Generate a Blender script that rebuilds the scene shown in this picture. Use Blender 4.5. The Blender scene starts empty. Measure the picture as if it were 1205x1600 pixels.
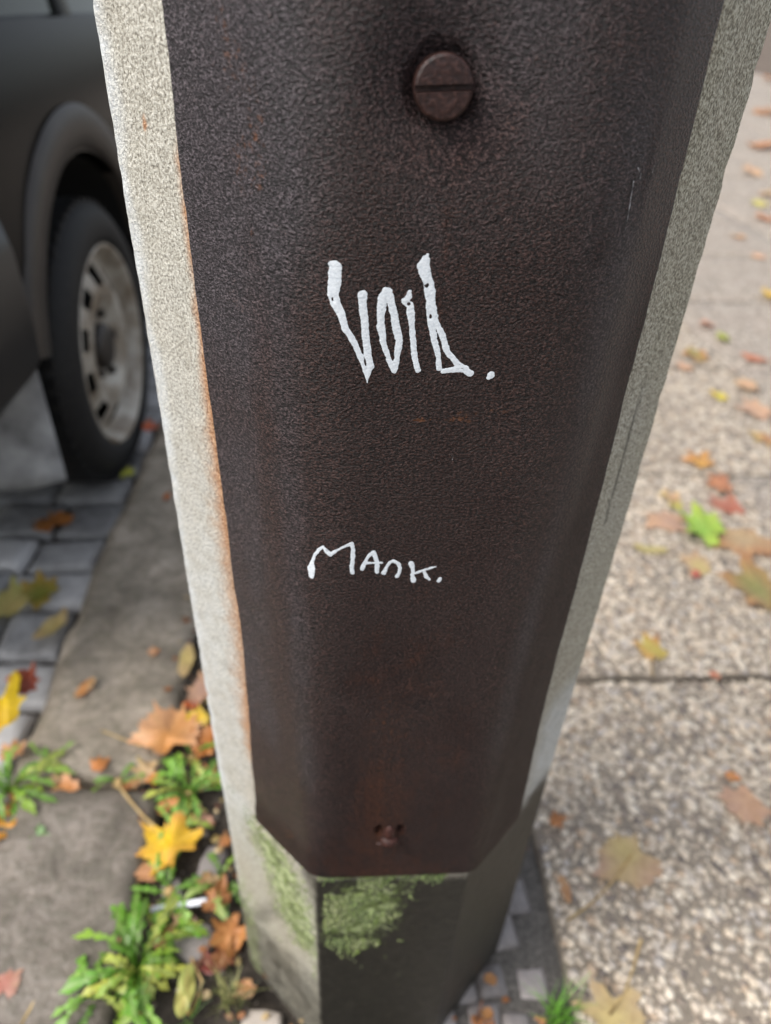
import bpy, bmesh, math, random
import numpy as np
from mathutils import Matrix, Vector, Euler
random.seed(7); rng = np.random.default_rng(7)
R_ = math.radians
S = bpy.context.scene
COL = S.collection

# ------------------------------------------------------------------ camera
F_PX, CX, CY, CAM_H = 1109.0, 602.5, 800.0, 1.0
_down = Vector((527 - CX, 2330 - CY, F_PX)).normalized()
_Z = -_down
_Y = (Vector((0, 0, 1)) - Vector((0, 0, 1)).dot(_Z) * _Z).normalized()
_X = _Y.cross(_Z)
CAM = Matrix((_X, _Y, _Z))                      # lens axes -> world axes
cam = bpy.data.cameras.new('camera'); cam_o = bpy.data.objects.new('camera', cam); COL.objects.link(cam_o)
S.camera = cam_o
cr, cd, cf = CAM.col[0], CAM.col[1], CAM.col[2]
cam_o.matrix_world = Matrix(((cr[0], -cd[0], -cf[0], 0), (cr[1], -cd[1], -cf[1], 0), (cr[2], -cd[2], -cf[2], CAM_H), (0, 0, 0, 1)))
cam.sensor_fit = 'VERTICAL'; cam.lens = 6.81; cam.sensor_height = 6.81 * 1600 / F_PX; cam.sensor_width = cam.sensor_height * .7531
cam.clip_start = .01; cam.clip_end = 2000
cam.dof.use_dof = True; cam.dof.focus_distance = .345; cam.dof.aperture_fstop = 1.42

# ------------------------------------------------------------------ sky, sun, exposure
SUN_EL, SUN_ROT = R_(52), R_(-112)
W = bpy.data.worlds.new('World'); S.world = W; W.use_nodes = True
wn = W.node_tree.nodes; wl = W.node_tree.links
sky = wn.new('ShaderNodeTexSky'); sky.sky_type = 'NISHITA'; sky.sun_disc = False
sky.sun_elevation = SUN_EL; sky.sun_rotation = SUN_ROT; sky.dust_density = 4; sky.air_density = 1.2; sky.ozone_density = 1.5
hs = wn.new('ShaderNodeHueSaturation'); hs.inputs['Saturation'].default_value = .4
wl.new(sky.outputs[0], hs.inputs['Color']); wl.new(hs.outputs[0], wn['Background'].inputs['Color'])
wn['Background'].inputs['Strength'].default_value = .13
sun = bpy.data.lights.new('sun', 'SUN'); sun.energy = 1.2; sun.angle = R_(38); sun.color = (1, .97, .93)
sun_o = bpy.data.objects.new('sun', sun); COL.objects.link(sun_o)
sdir = Vector((math.sin(SUN_ROT) * math.cos(SUN_EL), math.cos(SUN_ROT) * math.cos(SUN_EL), math.sin(SUN_EL)))
sun_o.rotation_euler = (-sdir).to_track_quat('-Z', 'Y').to_euler(); sun_o.location = sdir * 20
S.view_settings.view_transform = 'Standard'; S.view_settings.look = 'None'; S.view_settings.gamma = 1
S.view_settings.exposure = 1.05

# ------------------------------------------------------------------ street frame: u across (kerb to house side), v along
A0 = R_(4.5); UX, UY = math.cos(A0), math.sin(A0)
def P(u, v, z=0.0): return Vector((u * UX - v * UY, u * UY + v * UX, z))
def ray(x, y): return CAM @ Vector((x - CX, y - CY, F_PX))
def gpt(x, y, z=0.0):                            # point of the ground plane seen at a place of the photo
    d = ray(x, y); t = (z - CAM_H) / d.z
    return Vector((t * d.x, t * d.y, z))
def to_uv(p): return p.x * UX + p.y * UY, -p.x * UY + p.y * UX

# ------------------------------------------------------------------ helpers
def put(name, me, mat=None, parent=None, loc=None, rot=None, smooth=True):
    o = bpy.data.objects.new(name, me); COL.objects.link(o)
    if mat is not None and not me.materials: me.materials.append(mat)
    if parent is not None: o.parent = parent
    if loc is not None: o.location = loc
    if rot is not None: o.rotation_euler = rot
    if smooth:
        me.polygons.foreach_set('use_smooth', np.ones(len(me.polygons), dtype=bool))
    return o
def mesh_py(name, v, f):
    me = bpy.data.meshes.new(name); me.from_pydata([tuple(q) for q in v], [], [tuple(q) for q in f]); me.update(); return me
def mesh_bm(name, bm):
    bmesh.ops.recalc_face_normals(bm, faces=bm.faces)
    me = bpy.data.meshes.new(name); bm.to_mesh(me); bm.free(); return me
def empty(name, loc=(0, 0, 0), rz=0):
    o = bpy.data.objects.new(name, None); COL.objects.link(o); o.location = loc; o.rotation_euler = (0, 0, rz); o.empty_display_size = .05
    return o
def tag(o, label=None, cat=None, group=None, kind=None):
    for k, v in (('label', label), ('category', cat), ('group', group), ('kind', kind)):
        if v: o[k] = v
    return o
def attr(me, name, vals):
    a = me.attributes.new(name, 'FLOAT', 'POINT'); a.data.foreach_set('value', np.asarray(vals, dtype=np.float32))
def attr_col(me, name, cols):
    c = np.ones((len(cols), 4), dtype=np.float32); c[:, :3] = cols
    a = me.attributes.new(name, 'FLOAT_COLOR', 'POINT'); a.data.foreach_set('color', c.ravel())
_perm = rng.random((64, 64, 64)).astype(np.float32)
def vnoise(x, y, z=0.0, octaves=3):              # smooth value noise, about -1 .. 1
    x, y, z = np.broadcast_arrays(np.asarray(x, float), np.asarray(y, float), np.asarray(z, float))
    out = np.zeros(x.shape); amp = 1; tot = 0
    for o in range(octaves):
        k = 2 ** o; X, Y, Zz = x * k + 13.7 * o, y * k + 5.1 * o, z * k + 9.3 * o
        i, j, l = np.floor(X).astype(int), np.floor(Y).astype(int), np.floor(Zz).astype(int)
        fx, fy, fz = X - i, Y - j, Zz - l
        fx, fy, fz = [q * q * (3 - 2 * q) for q in (fx, fy, fz)]
        def g(a, b, c): return _perm[(i + a) & 63, (j + b) & 63, (l + c) & 63]
        v = 0
        for a in (0, 1):
            for b in (0, 1):
                for c in (0, 1):
                    v = v + g(a, b, c) * (fx if a else 1 - fx) * (fy if b else 1 - fy) * (fz if c else 1 - fz)
        out += amp * (v * 2 - 1); tot += amp; amp *= .5
    return out / tot * 1.4
def sstep(a, b, x):
    t = np.clip((np.asarray(x, float) - a) / (b - a), 0, 1); return t * t * (3 - 2 * t)
def tube(pts, rad, n=6, close=True):
    v, f = [], []
    pts = [Vector(p) for p in pts]
    for i, p in enumerate(pts):
        d = (pts[min(i + 1, len(pts) - 1)] - pts[max(i - 1, 0)]).normalized()
        a = d.cross(Vector((0, 0, 1))); a = a.normalized() if a.length > 1e-4 else Vector((1, 0, 0)); b = d.cross(a)
        r = rad[i] if isinstance(rad, (list, tuple)) else rad
        for k in range(n):
            t = 2 * math.pi * k / n; v.append(p + a * (r * math.cos(t)) + b * (r * math.sin(t)))
    for i in range(len(pts) - 1):
        for k in range(n):
            f.append((i * n + k, i * n + (k + 1) % n, (i + 1) * n + (k + 1) % n, (i + 1) * n + k))
    if close: f.append(tuple(range(n))); f.append(tuple(reversed(range((len(pts) - 1) * n, len(pts) * n))))
    return v, f

# ------------------------------------------------------------------ node material helper
class NM:
    def __init__(s, name):
        s.m = bpy.data.materials.new(name); s.m.use_nodes = True
        s.t = s.m.node_tree; s.n = s.t.nodes; s.b = s.n['Principled BSDF']
    def lk(s, a, b): s.t.links.new(a, b)
    def setin(s, sock, v):
        if hasattr(v, 'is_output'): s.lk(v, sock)
        elif isinstance(v, (tuple, list)) and len(v) == 3 and sock.type == 'RGBA': sock.default_value = (*v, 1)
        else: sock.default_value = v
    def geo(s, which='Object'): return s.n.new('ShaderNodeTexCoord').outputs[which]
    def att(s, name, out='Fac'):
        a = s.n.new('ShaderNodeAttribute'); a.attribute_name = name; return a.outputs[out]
    def mapv(s, vec, scale=(1, 1, 1), loc=(0, 0, 0)):
        m = s.n.new('ShaderNodeMapping'); s.lk(vec, m.inputs['Vector']); m.inputs['Scale'].default_value = scale; m.inputs['Location'].default_value = loc; return m.outputs[0]
    def noise(s, vec, scale, detail=4, rough=.55, dist=0, out='Fac'):
        t = s.n.new('ShaderNodeTexNoise'); s.lk(vec, t.inputs['Vector']); t.inputs['Scale'].default_value = scale
        t.inputs['Detail'].default_value = detail; t.inputs['Roughness'].default_value = rough; t.inputs['Distortion'].default_value = dist; return t.outputs[out]
    def voro(s, vec, scale, feature='F1', out='Distance', rand=1):
        t = s.n.new('ShaderNodeTexVoronoi'); t.feature = feature; s.lk(vec, t.inputs['Vector']); t.inputs['Scale'].default_value = scale; t.inputs['Randomness'].default_value = rand; return t.outputs[out]
    def math(s, op, a, b=0.0, c=0.0, clamp=False):
        t = s.n.new('ShaderNodeMath'); t.operation = op; t.use_clamp = clamp
        for i, q in enumerate((a, b, c)): s.setin(t.inputs[i], q)
        return t.outputs[0]
    def rng(s, v, a, b, lo=0.0, hi=1.0, smooth=True):
        t = s.n.new('ShaderNodeMapRange'); t.interpolation_type = 'SMOOTHSTEP' if smooth else 'LINEAR'
        for k, q in zip(('Value', 'From Min', 'From Max', 'To Min', 'To Max'), (v, a, b, lo, hi)): s.setin(t.inputs[k], q)
        return t.outputs[0]
    def mix(s, f, a, b, mode='MIX'):
        t = s.n.new('ShaderNodeMix'); t.data_type = 'RGBA'; t.blend_type = mode
        s.setin(t.inputs[0], f); s.setin(t.inputs[6], a); s.setin(t.inputs[7], b); return t.outputs[2]
    def ramp(s, f, stops):
        t = s.n.new('ShaderNodeValToRGB'); s.lk(f, t.inputs[0]); e = t.color_ramp.elements
        while len(e) < len(stops): e.new(.5)
        for q, (p, c) in zip(e, stops): q.position = p; q.color = (*c, 1)
        return t.outputs[0]
    def bump(s, h, strength=.5, dist=.001, base=None):
        t = s.n.new('ShaderNodeBump'); s.lk(h, t.inputs['Height']); t.inputs['Strength'].default_value = strength; t.inputs['Distance'].default_value = dist
        if base is not None: s.lk(base, t.inputs['Normal'])
        return t.outputs[0]
    def fin(s, col, rough=.6, bump=None, spec=.5, metal=0.0, coat=0.0):
        s.setin(s.b.inputs['Base Color'], col); s.setin(s.b.inputs['Roughness'], rough); s.b.inputs['Metallic'].default_value = metal
        s.setin(s.b.inputs['Specular IOR Level'], spec)
        if bump is not None: s.lk(bump, s.b.inputs['Normal'])
        if coat: s.b.inputs['Coat Weight'].default_value = coat; s.b.inputs['Coat Roughness'].default_value = .05
        return s.m

# ------------------------------------------------------------------ materials
def m_concrete():
    k = NM('weathered_concrete'); o = k.geo()
    g1 = k.noise(o, 620, 2, .6); big = k.noise(k.mapv(o, (1, 1, .35)), 14, 3, .6); mid = k.noise(o, 70, 3, .6)
    c = k.ramp(g1, [(.32, (.17, .155, .125)), (.44, (.33, .31, .26)), (.56, (.45, .43, .37)), (.70, (.58, .56, .50))])
    c = k.mix(k.rng(big, .38, .72, 0, .5), c, k.ramp(g1, [(.34, (.16, .13, .09)), (.66, (.52, .45, .34))]))
    c = k.mix(k.rng(mid, .5, .75, 0, .3), c, (.22, .20, .155))
    olive = k.att('olive'); c = k.mix(k.math('MULTIPLY', olive, .85), c, k.ramp(g1, [(.34, (.10, .09, .06)), (.45, (.22, .20, .145)), (.55, (.37, .35, .265)), (.68, (.55, .53, .43))]))
    pale = k.att('pale'); c = k.mix(k.math('MULTIPLY', pale, k.rng(k.math('ADD', mid, g1), .7, 1.35, .9, .25)), c, k.ramp(g1, [(.35, (.42, .44, .45)), (.62, (.66, .69, .70))]))
    rust = k.att('rust'); rm = k.rng(k.math('ADD', rust, k.math('MULTIPLY', k.math('SUBTRACT', mid, .5), .7)), .15, .85)
    c = k.mix(k.math('MULTIPLY', rm, .88), c, k.ramp(g1, [(.32, (.19, .08, .03)), (.5, (.36, .175, .08)), (.7, (.52, .32, .18))]))
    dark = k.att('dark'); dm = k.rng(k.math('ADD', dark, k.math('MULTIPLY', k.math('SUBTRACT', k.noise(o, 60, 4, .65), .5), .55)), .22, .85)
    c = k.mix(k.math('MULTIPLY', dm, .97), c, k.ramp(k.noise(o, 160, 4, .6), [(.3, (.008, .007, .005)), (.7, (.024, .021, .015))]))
    moss = k.att('moss'); mm = k.rng(k.math('ADD', moss, k.math('MULTIPLY', k.math('SUBTRACT', k.noise(o, 170, 5, .75), .5), 2.4)), .32, .75)
    mc = k.ramp(k.noise(o, 95, 5, .75), [(.32, (.035, .045, .015)), (.48, (.16, .21, .065)), (.58, (.36, .42, .20)), (.72, (.55, .58, .36))])
    c = k.mix(k.math('MULTIPLY', mm, .9), c, mc)
    crack = k.att('crack'); c = k.mix(k.math('MULTIPLY', crack, .8), c, (.03, .028, .02))
    h = k.math('ADD', g1, k.math('MULTIPLY', moss, .8)); h = k.math('SUBTRACT', h, crack)
    return k.fin(c, k.rng(dm, 0, 1, .78, .5), k.bump(h, .8, .0012), .3)
def plate_height(k, o):
    n1 = k.noise(k.mapv(o, (1, 1, 1.4)), 620, 3, .85); n2 = k.noise(k.mapv(o, (1, 1, 1.4), (.03, .01, .02)), 600, 1, .5)
    return k.math('ADD', n1, k.math('MULTIPLY', n2, .9)), n1
def m_plate():
    k = NM('rusty_coated_steel'); o = k.geo(); h, n1 = plate_height(k, o)
    big = k.noise(k.mapv(o, (1, 1, .55)), 17, 4, .62); mid = k.noise(o, 75, 4, .65)
    wm = k.att('damp_shade'); gm = k.rng(k.math('ADD', k.att('grey'), k.math('MULTIPLY', k.math('SUBTRACT', big, .5), 1.1)), .2, .9)
    c = k.ramp(n1, [(.42, (.0045, .0020, .0017)), (.51, (.024, .0108, .0090)), (.61, (.105, .056, .047))])
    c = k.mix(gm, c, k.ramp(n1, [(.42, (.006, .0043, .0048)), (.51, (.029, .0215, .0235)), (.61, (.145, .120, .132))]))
    c = k.mix(k.math('MULTIPLY', wm, .75), c, k.ramp(n1, [(.42, (.0042, .0019, .0016)), (.51, (.0165, .0072, .0060)), (.62, (.068, .032, .026))]))
    rust = k.att('rust'); rm = k.rng(k.math('ADD', rust, k.math('ADD', k.math('MULTIPLY', k.math('SUBTRACT', mid, .5), 1.5), k.math('MULTIPLY', k.math('SUBTRACT', k.noise(k.mapv(o, (1, 1, .07)), 130, 2, .6), .5), .9))), .25, .95)
    c = k.mix(k.math('MULTIPLY', rm, .62), c, k.ramp(n1, [(.42, (.012, .0040, .0024)), (.60, (.115, .036, .016))]))
    sp = k.att('spot'); spm = k.rng(k.math('MULTIPLY', sp, k.noise(o, 330, 3, .7)), .36, .52)
    c = k.mix(k.math('MULTIPLY', spm, .7), c, (.19, .066, .021))
    fleck = k.rng(k.math('ADD', n1, k.math('MULTIPLY', mid, .5)), .90, 1.0, 0, .55); c = k.mix(fleck, c, (.13, .05, .022))
    ro = k.math('ADD', k.rng(wm, 0, 1, .40, .50, False), k.math('MULTIPLY', k.math('SUBTRACT', big, .5), .3))
    hb = k.math('MULTIPLY', h, k.rng(k.att('dish'), 0, 1, 1.0, .35, False))
    return k.fin(c, ro, k.bump(hb, 1.0, .0025), k.math('ADD', k.rng(wm, 0, 1, .34, .20, False), k.math('MULTIPLY', gm, .10)))
def m_paint():
    k = NM('white_marker_paint'); o = k.geo(); h, n1 = plate_height(k, o)
    c = k.ramp(n1, [(.3, (.55, .60, .64)), (.6, (.76, .80, .83))])
    c = k.mix(k.rng(k.math('ADD', n1, k.math('MULTIPLY', k.noise(o, 150, 3, .6), .6)), .58, .50, 0, .75), c, (.10, .085, .08))
    return k.fin(c, .5, k.bump(h, .25, .0014), .3)
def m_screw():
    k = NM('rusted_screw_steel'); o = k.geo(); n = k.noise(o, 420, 5, .65)
    c = k.ramp(n, [(.3, (.009, .0034, .0026)), (.52, (.032, .0125, .0098)), (.72, (.085, .040, .032))])
    return k.fin(c, .44, k.bump(n, .7, .0008), .4)
def m_simple(name, c1, c2, scale, rough=.6, bs=.4, bd=.001, spec=.5, detail=5, lo=.3, hi=.7):
    k = NM(name); o = k.geo(); n = k.noise(o, scale, detail, .6)
    return k.fin(k.ramp(n, [(lo, c1), (hi, c2)]), rough, k.bump(n, bs, bd), spec)
def m_kerb():
    k = NM('wet_kerb_granite'); o = k.geo('Object'); a = k.noise(o, 9, 6, .65, .6); b = k.noise(o, 60, 5, .6); g = k.noise(o, 420, 2, .5)
    c = k.ramp(a, [(.30, (.060, .050, .038)), (.45, (.150, .130, .105)), (.58, (.235, .205, .172)), (.74, (.38, .33, .285))])
    c = k.mix(k.rng(b, .42, .66, 0, .6), c, (.095, .088, .060)); c = k.mix(k.rng(g, .55, .68, 0, .35), c, (.27, .25, .23))
    c = k.mix(1, c, k.n.new('ShaderNodeObjectInfo').outputs['Color'], 'MULTIPLY')
    h = k.math('ADD', k.math('MULTIPLY', b, 1.0), k.math('MULTIPLY', g, .25))
    return k.fin(c, k.rng(a, .35, .65, .62, .36), k.bump(h, .8, .006), .5)
def m_cobble(name, stops, scale=26):
    k = NM(name); o = k.geo(); a = k.noise(o, scale, 5, .6); g = k.noise(o, 300, 3, .6)
    oi = k.n.new('ShaderNodeObjectInfo').outputs['Random']
    c = k.ramp(k.math('ADD', k.math('MULTIPLY', a, .55), k.math('MULTIPLY', oi, .45)), stops)
    c = k.mix(k.rng(g, .5, .7, 0, .3), c, (.30, .30, .30))
    return k.fin(c, k.rng(a, .3, .7, .35, .6), k.bump(k.math('ADD', a, k.math('MULTIPLY', g, .3)), .5, .003), .5)
def m_soil():
    k = NM('damp_soil'); o = k.geo(); a = k.noise(o, 22, 6, .7); b = k.noise(o, 190, 5, .7); g = k.voro(o, 130)
    c = k.ramp(k.math('ADD', k.math('MULTIPLY', a, .5), k.math('MULTIPLY', b, .5)), [(.33, (.014, .011, .009)), (.5, (.045, .036, .028)), (.68, (.12, .10, .08))])
    c = k.mix(k.math('MULTIPLY', k.att('sand'), .85), c, k.ramp(b, [(.32, (.055, .05, .045)), (.68, (.22, .20, .18))]))
    return k.fin(c, .75, k.bump(k.math('SUBTRACT', b, k.math('MULTIPLY', g, .5)), .9, .006), .3)
def m_slab():
    k = NM('exposed_aggregate_concrete'); o = k.geo(); v = k.voro(o, 105, out='Color'); d = k.voro(o, 105); n = k.noise(o, 5, 5, .6); fine = k.noise(o, 320, 3, .6)
    sep = k.n.new('ShaderNodeSeparateColor'); k.lk(v, sep.inputs[0])
    c = k.ramp(sep.outputs[0], [(0, (.14, .11, .085)), (.25, (.30, .24, .18)), (.55, (.47, .395, .31)), (.85, (.56, .49, .415)), (1, (.68, .61, .52))])
    c = k.mix(k.rng(d, .35, .62), c, (.16, .135, .11))
    c = k.mix(k.rng(n, .35, .7, 0, .4), c, (.25, .195, .16)); c = k.mix(k.rng(fine, .45, .7, 0, .3), c, (.5, .47, .42))
    return k.fin(c, .62, k.bump(k.math('SUBTRACT', fine, d), .6, .003), .4)
def m_mortar():
    k = NM('slab_mortar'); o = k.geo(); a = k.noise(o, 420, 4, .7); b = k.noise(o, 12, 4, .6)
    c = k.ramp(a, [(.3, (.11, .088, .066)), (.7, (.34, .29, .23))]); c = k.mix(k.rng(b, .4, .7, 0, .5), c, (.26, .21, .165))
    return k.fin(c, .75, k.bump(a, .7, .002), .3)
def m_pebble():
    k = NM('pebble_stone'); o = k.geo(); n = k.noise(o, 500, 3, .6); c = k.att('col', 'Color')
    c = k.mix(k.rng(n, .35, .7, 0, .35), c, (.30, .26, .22)); return k.fin(c, .5, None, .45)
def m_leaf():
    k = NM('fallen_leaf'); c = k.att('col', 'Color'); o = k.geo(); n = k.noise(o, 90, 5, .65); n2 = k.noise(o, 380, 3, .6)
    c = k.mix(k.rng(n, .42, .72, 0, .38), c, k.mix(.7, c, (.16, .055, .015))); c = k.mix(k.rng(n2, .58, .75, 0, .35), c, (.10, .045, .02))
    v = k.att('vein'); c = k.mix(k.math('MULTIPLY', v, .5), c, k.mix(.55, c, (.62, .42, .16)))
    m = k.fin(c, .45, k.bump(n2, .3, .001), .45)
    tr = k.n.new('ShaderNodeBsdfTranslucent'); k.lk(c, tr.inputs['Color']); mx = k.n.new('ShaderNodeMixShader'); mx.inputs[0].default_value = .25
    out = k.n['Material Output']; k.lk(k.b.outputs[0], mx.inputs[1]); k.lk(tr.outputs[0], mx.inputs[2]); k.lk(mx.outputs[0], out.inputs['Surface'])
    return m
M = dict(
    concrete=m_concrete(), plate=m_plate(), paint=m_paint(), screw=m_screw(), kerb=m_kerb(), soil=m_soil(), slab=m_slab(), mortar=m_mortar(), pebble=m_pebble(), leaf=m_leaf(),
    sett=m_cobble('blue_grey_sett', [(.25, (.17, .168, .168)), (.5, (.36, .355, .352)), (.75, (.54, .53, .525))]),
    mosaic=m_cobble('mosaic_stone', [(.25, (.13, .115, .11)), (.5, (.23, .205, .195)), (.75, (.36, .315, .295))], 60),
    asphalt=m_simple('sett_bedding', (.020, .016, .013), (.065, .053, .042), 60, .8, .8, .006, .3),
    ground=m_simple('bare_ground', (.06, .045, .033), (.16, .12, .09), 3, .85, .5, .01, .3),
    moss=m_simple('moss_green', (.07, .105, .025), (.27, .34, .13), 330, .85, .6, .001, .2),
    tyre=m_simple('tyre_rubber', (.006, .006, .0065), (.013, .0125, .0125), 60, .65, .2, .001, .3),
    rim=m_simple('dirty_silver_wheel', (.16, .12, .08), (.40, .37, .32), 11, .45, .2, .001, .5, 6, .36, .6),
    black=m_simple('black_underbody', (.004, .004, .004), (.010, .010, .010), 30, .8),
    trim=m_simple('dark_plastic_trim', (.014, .0105, .008), (.032, .025, .020), 9, .5, .2, .001, .5),
    bumper=m_simple('grey_black_bumper', (.004, .004, .0045), (.010, .010, .011), 7, .4, .1, .001, .5),
    flap=m_simple('dusty_rubber_flap', (.15, .152, .157), (.40, .405, .415), 13, .6, .3, .001, .4),
    stick=m_simple('white_paper_stick', (.55, .58, .64), (.78, .80, .84), 60, .6),
    stalk=m_simple('dry_leaf_stalk', (.26, .15, .05), (.52, .38, .16), 60, .6),
    redstalk=m_simple('brown_leaf_stalk', (.10, .04, .025), (.22, .10, .05), 60, .6),
    green=None, stone=m_simple('pale_stone', (.28, .24, .20), (.48, .43, .38), 50, .7),
)
def m_green():
    k = NM('dandelion_green'); c = k.att('col', 'Color'); o = k.geo(); n = k.noise(o, 110, 4, .6)
    c = k.mix(k.rng(n, .4, .7, 0, .45), c, k.mix(.5, c, (.16, .22, .03)))
    v = k.att('vein'); c = k.mix(k.math('MULTIPLY', v, .55), c, (.30, .36, .14)); m = k.fin(c, .4, k.bump(n, .3, .001), .5)
    tr = k.n.new('ShaderNodeBsdfTranslucent'); k.lk(c, tr.inputs['Color']); mx = k.n.new('ShaderNodeMixShader'); mx.inputs[0].default_value = .3
    k.lk(k.b.outputs[0], mx.inputs[1]); k.lk(tr.outputs[0], mx.inputs[2]); k.lk(mx.outputs[0], k.n['Material Output'].inputs['Surface']); return m
M['green'] = m_green()
def m_car():
    k = NM('dark_car_paint'); o = k.geo(); n = k.noise(o, 5, 4, .6)
    return k.fin(k.ramp(n, [(.3, (.0035, .0034, .0034)), (.7, (.007, .0064, .0062))]), .27, None, .07)
M['car'] = m_car()
def m_glass():
    k = NM('tinted_car_glass'); o = k.geo(); n = k.noise(o, 4, 3, .6)
    return k.fin(k.ramp(n, [(.3, (.010, .014, .011)), (.7, (.018, .024, .018))]), .08, None, .25)
M['glass'] = m_glass()
def m_lamp():
    k = NM('tail_lamp_plastic'); o = k.geo(); n = k.noise(k.mapv(o, (1, 1, 6)), 14, 2, .5)
    return k.fin(k.ramp(n, [(.3, (.045, .004, .004)), (.7, (.09, .008, .008))]), .12, None, .6)
M['lamp'] = m_lamp()

# ================================================================== SETTING
def flat(name, u0, u1, v0, v1, z, mat):
    me = mesh_py(name, [P(u0, v0, z), P(u1, v0, z), P(u1, v1, z), P(u0, v1, z)], [(0, 1, 2, 3)])
    return tag(put(name, me, mat, smooth=False), kind='structure')
flat('ground', -400, 400, -400, 400, -.16, M['ground'])
road = flat('road', -7.2, -.52, -30, 120, -.092, M['asphalt'])
KO, KI = -.516, -.280                              # outer and inner edge of the kerb
SL = .285                                          # street-side edge of the slabs
pave = flat('pavement', SL - .02, 9, -30, 120, -.022, M['asphalt'])
far_ = put('slab_field', mesh_py('slab_field', [P(SL, 12.61, 0), P(8.9, 12.61, 0), P(8.9, 119, 0), P(SL, 119, 0)], [(0, 1, 2, 3)]), M['slab'], pave, smooth=False); far_['kind'] = 'stuff'
side_ = put('slab_field', mesh_py('slab_field', [P(6.57, 1.5, 0), P(8.9, 1.5, 0), P(8.9, 12.6, 0), P(6.57, 12.6, 0)], [(0, 1, 2, 3)]), M['slab'], pave, smooth=False); side_['kind'] = 'stuff'

def rock_block(w, d, h, seed, rough=.004, bev=.008, seg=None):
    """rough hewn block, top at z=0, centred; w along x, d along y"""
    nx, ny = seg or (max(2, int(w / .03)), max(2, int(d / .03)))
    xs = [-w / 2, -w / 2 + bev] + [-w / 2 + bev + (w - 2 * bev) * i / nx for i in range(1, nx)] + [w / 2 - bev, w / 2]
    ys = [-d / 2, -d / 2 + bev] + [-d / 2 + bev + (d - 2 * bev) * i / ny for i in range(1, ny)] + [d / 2 - bev, d / 2]
    X, Y = np.meshgrid(xs, ys, indexing='ij'); X = X.copy(); Y = Y.copy()
    edge = np.zeros(X.shape); edge[0, :] = edge[-1, :] = edge[:, 0] = edge[:, -1] = 1
    Z = vnoise(X * 9 + seed * 3.1, Y * 9 + seed, seed, 3) * rough - edge * bev * (.8 + .6 * vnoise(X * 25 + seed, Y * 25, seed + 3, 2))
    wob = np.minimum(.006, w * .06)
    X += vnoise(Y * 14 + seed, X * 3, seed + 7, 2) * wob; Y += vnoise(X * 14 + seed, Y * 3, seed + 11, 2) * wob
    a, b = X.shape
    v = np.stack([X, Y, Z], -1).reshape(-1, 3).tolist(); f = []
    for i in range(a - 1):
        for j in range(b - 1): f.append((i * b + j, (i + 1) * b + j, (i + 1) * b + j + 1, i * b + j + 1))
    rim = [i * b for i in range(a)] + [(a - 1) * b + j for j in range(1, b)] + [i * b + b - 1 for i in range(a - 2, -1, -1)] + [j for j in range(b - 2, 0, -1)]
    base = len(v)
    for r in rim: v.append([v[r][0] * 1.0, v[r][1] * 1.0, -h])
    n = len(rim)
    for i in range(n): f.append((rim[(i + 1) % n], rim[i], base + i, base + (i + 1) % n))
    return mesh_py('block', v, f)

# --- kerb: long granite stones laid end to end
kerb_base = flat('kerb', KO + .01, KI - .01, -8, 60, -.10, M['soil'])
for i, (v0, v1) in enumerate([(-1.6, -.52), (-.512, .652), (.676, 1.83), (1.845, 2.95), (2.965, 4.1), (4.115, 5.2), (5.21, 6.4)]):
    me = rock_block(KI - KO, v1 - v0, .13, 40 + i, .010, .014, (12, 60))
    o = put('kerbstone', me, M['kerb'], kerb_base, P((KO + KI) / 2 + (.004 if i == 1 else 0), (v0 + v1) / 2, (.004 if i == 1 else 0)), (R_(.6) if i == 1 else 0, 0, A0 + (R_(-.5) if i == 1 else 0)))
    o.color = [(.9, .88, .86, 1), (.80, .77, .75, 1), (1.35, 1.30, 1.22, 1)][i % 3]

# --- road setts in rows across the street
sett_meshes = [rock_block(.15, .125, .09, 70 + i, .006, .012, (5, 5)) for i in range(10)]
v = .22; row = 0; count = 0
while v < 2.7 and count < 285:
    d = .128 + .012 * math.sin(row * 2.3); u = KO - .014 - (.0 if row % 2 else .02)
    while u > -1.30 and count < 285:
        w = random.uniform(.115, .205)
        o = put('sett', sett_meshes[(row * 3 + count) % 10], M['sett'], road, P(u - w / 2, v + d / 2 + random.uniform(-.004, .004), -.068 + random.uniform(-.005, .005)),
                (random.uniform(-.025, .025), random.uniform(-.025, .025), A0 + random.uniform(-.03, .03)))
        o.scale = ((w - .014) / .15, (d - .016) / .125, 1); u -= w; count += 1
    v += d; row += 1
print('setts', count)

# --- soil strip the post stands in
def soil_strip():
    us = np.linspace(KI - .03, SL + .03, 90); vs = np.concatenate([np.linspace(-.3, 1.5, 260), np.linspace(1.53, 8, 60)])
    Uu, Vv = np.meshgrid(us, vs, indexing='ij')
    Z = -.014 + vnoise(Uu * 16, Vv * 16, 2, 4) * .008 + vnoise(Uu * 70, Vv * 70, 4, 2) * .0025
    sand = sstep(.10, .16, Uu + .02 * vnoise(Uu * 20, Vv * 20, 9, 3))
    Z = Z * (1 - .65 * sand) - sand * .004; Z -= sstep(.03, 0, Uu - KI) * .012
    pts = [P(a, b, c) for a, b, c in zip(Uu.ravel(), Vv.ravel(), Z.ravel())]
    a, b = Uu.shape
    f = [(i * b + j, (i + 1) * b + j, (i + 1) * b + j + 1, i * b + j + 1) for i in range(a - 1) for j in range(b - 1)]
    me = mesh_py('soil', pts, f); attr(me, 'sand', sand.ravel())
    return tag(put('soil', me, M['soil']), kind='structure')
soil = soil_strip()

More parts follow.
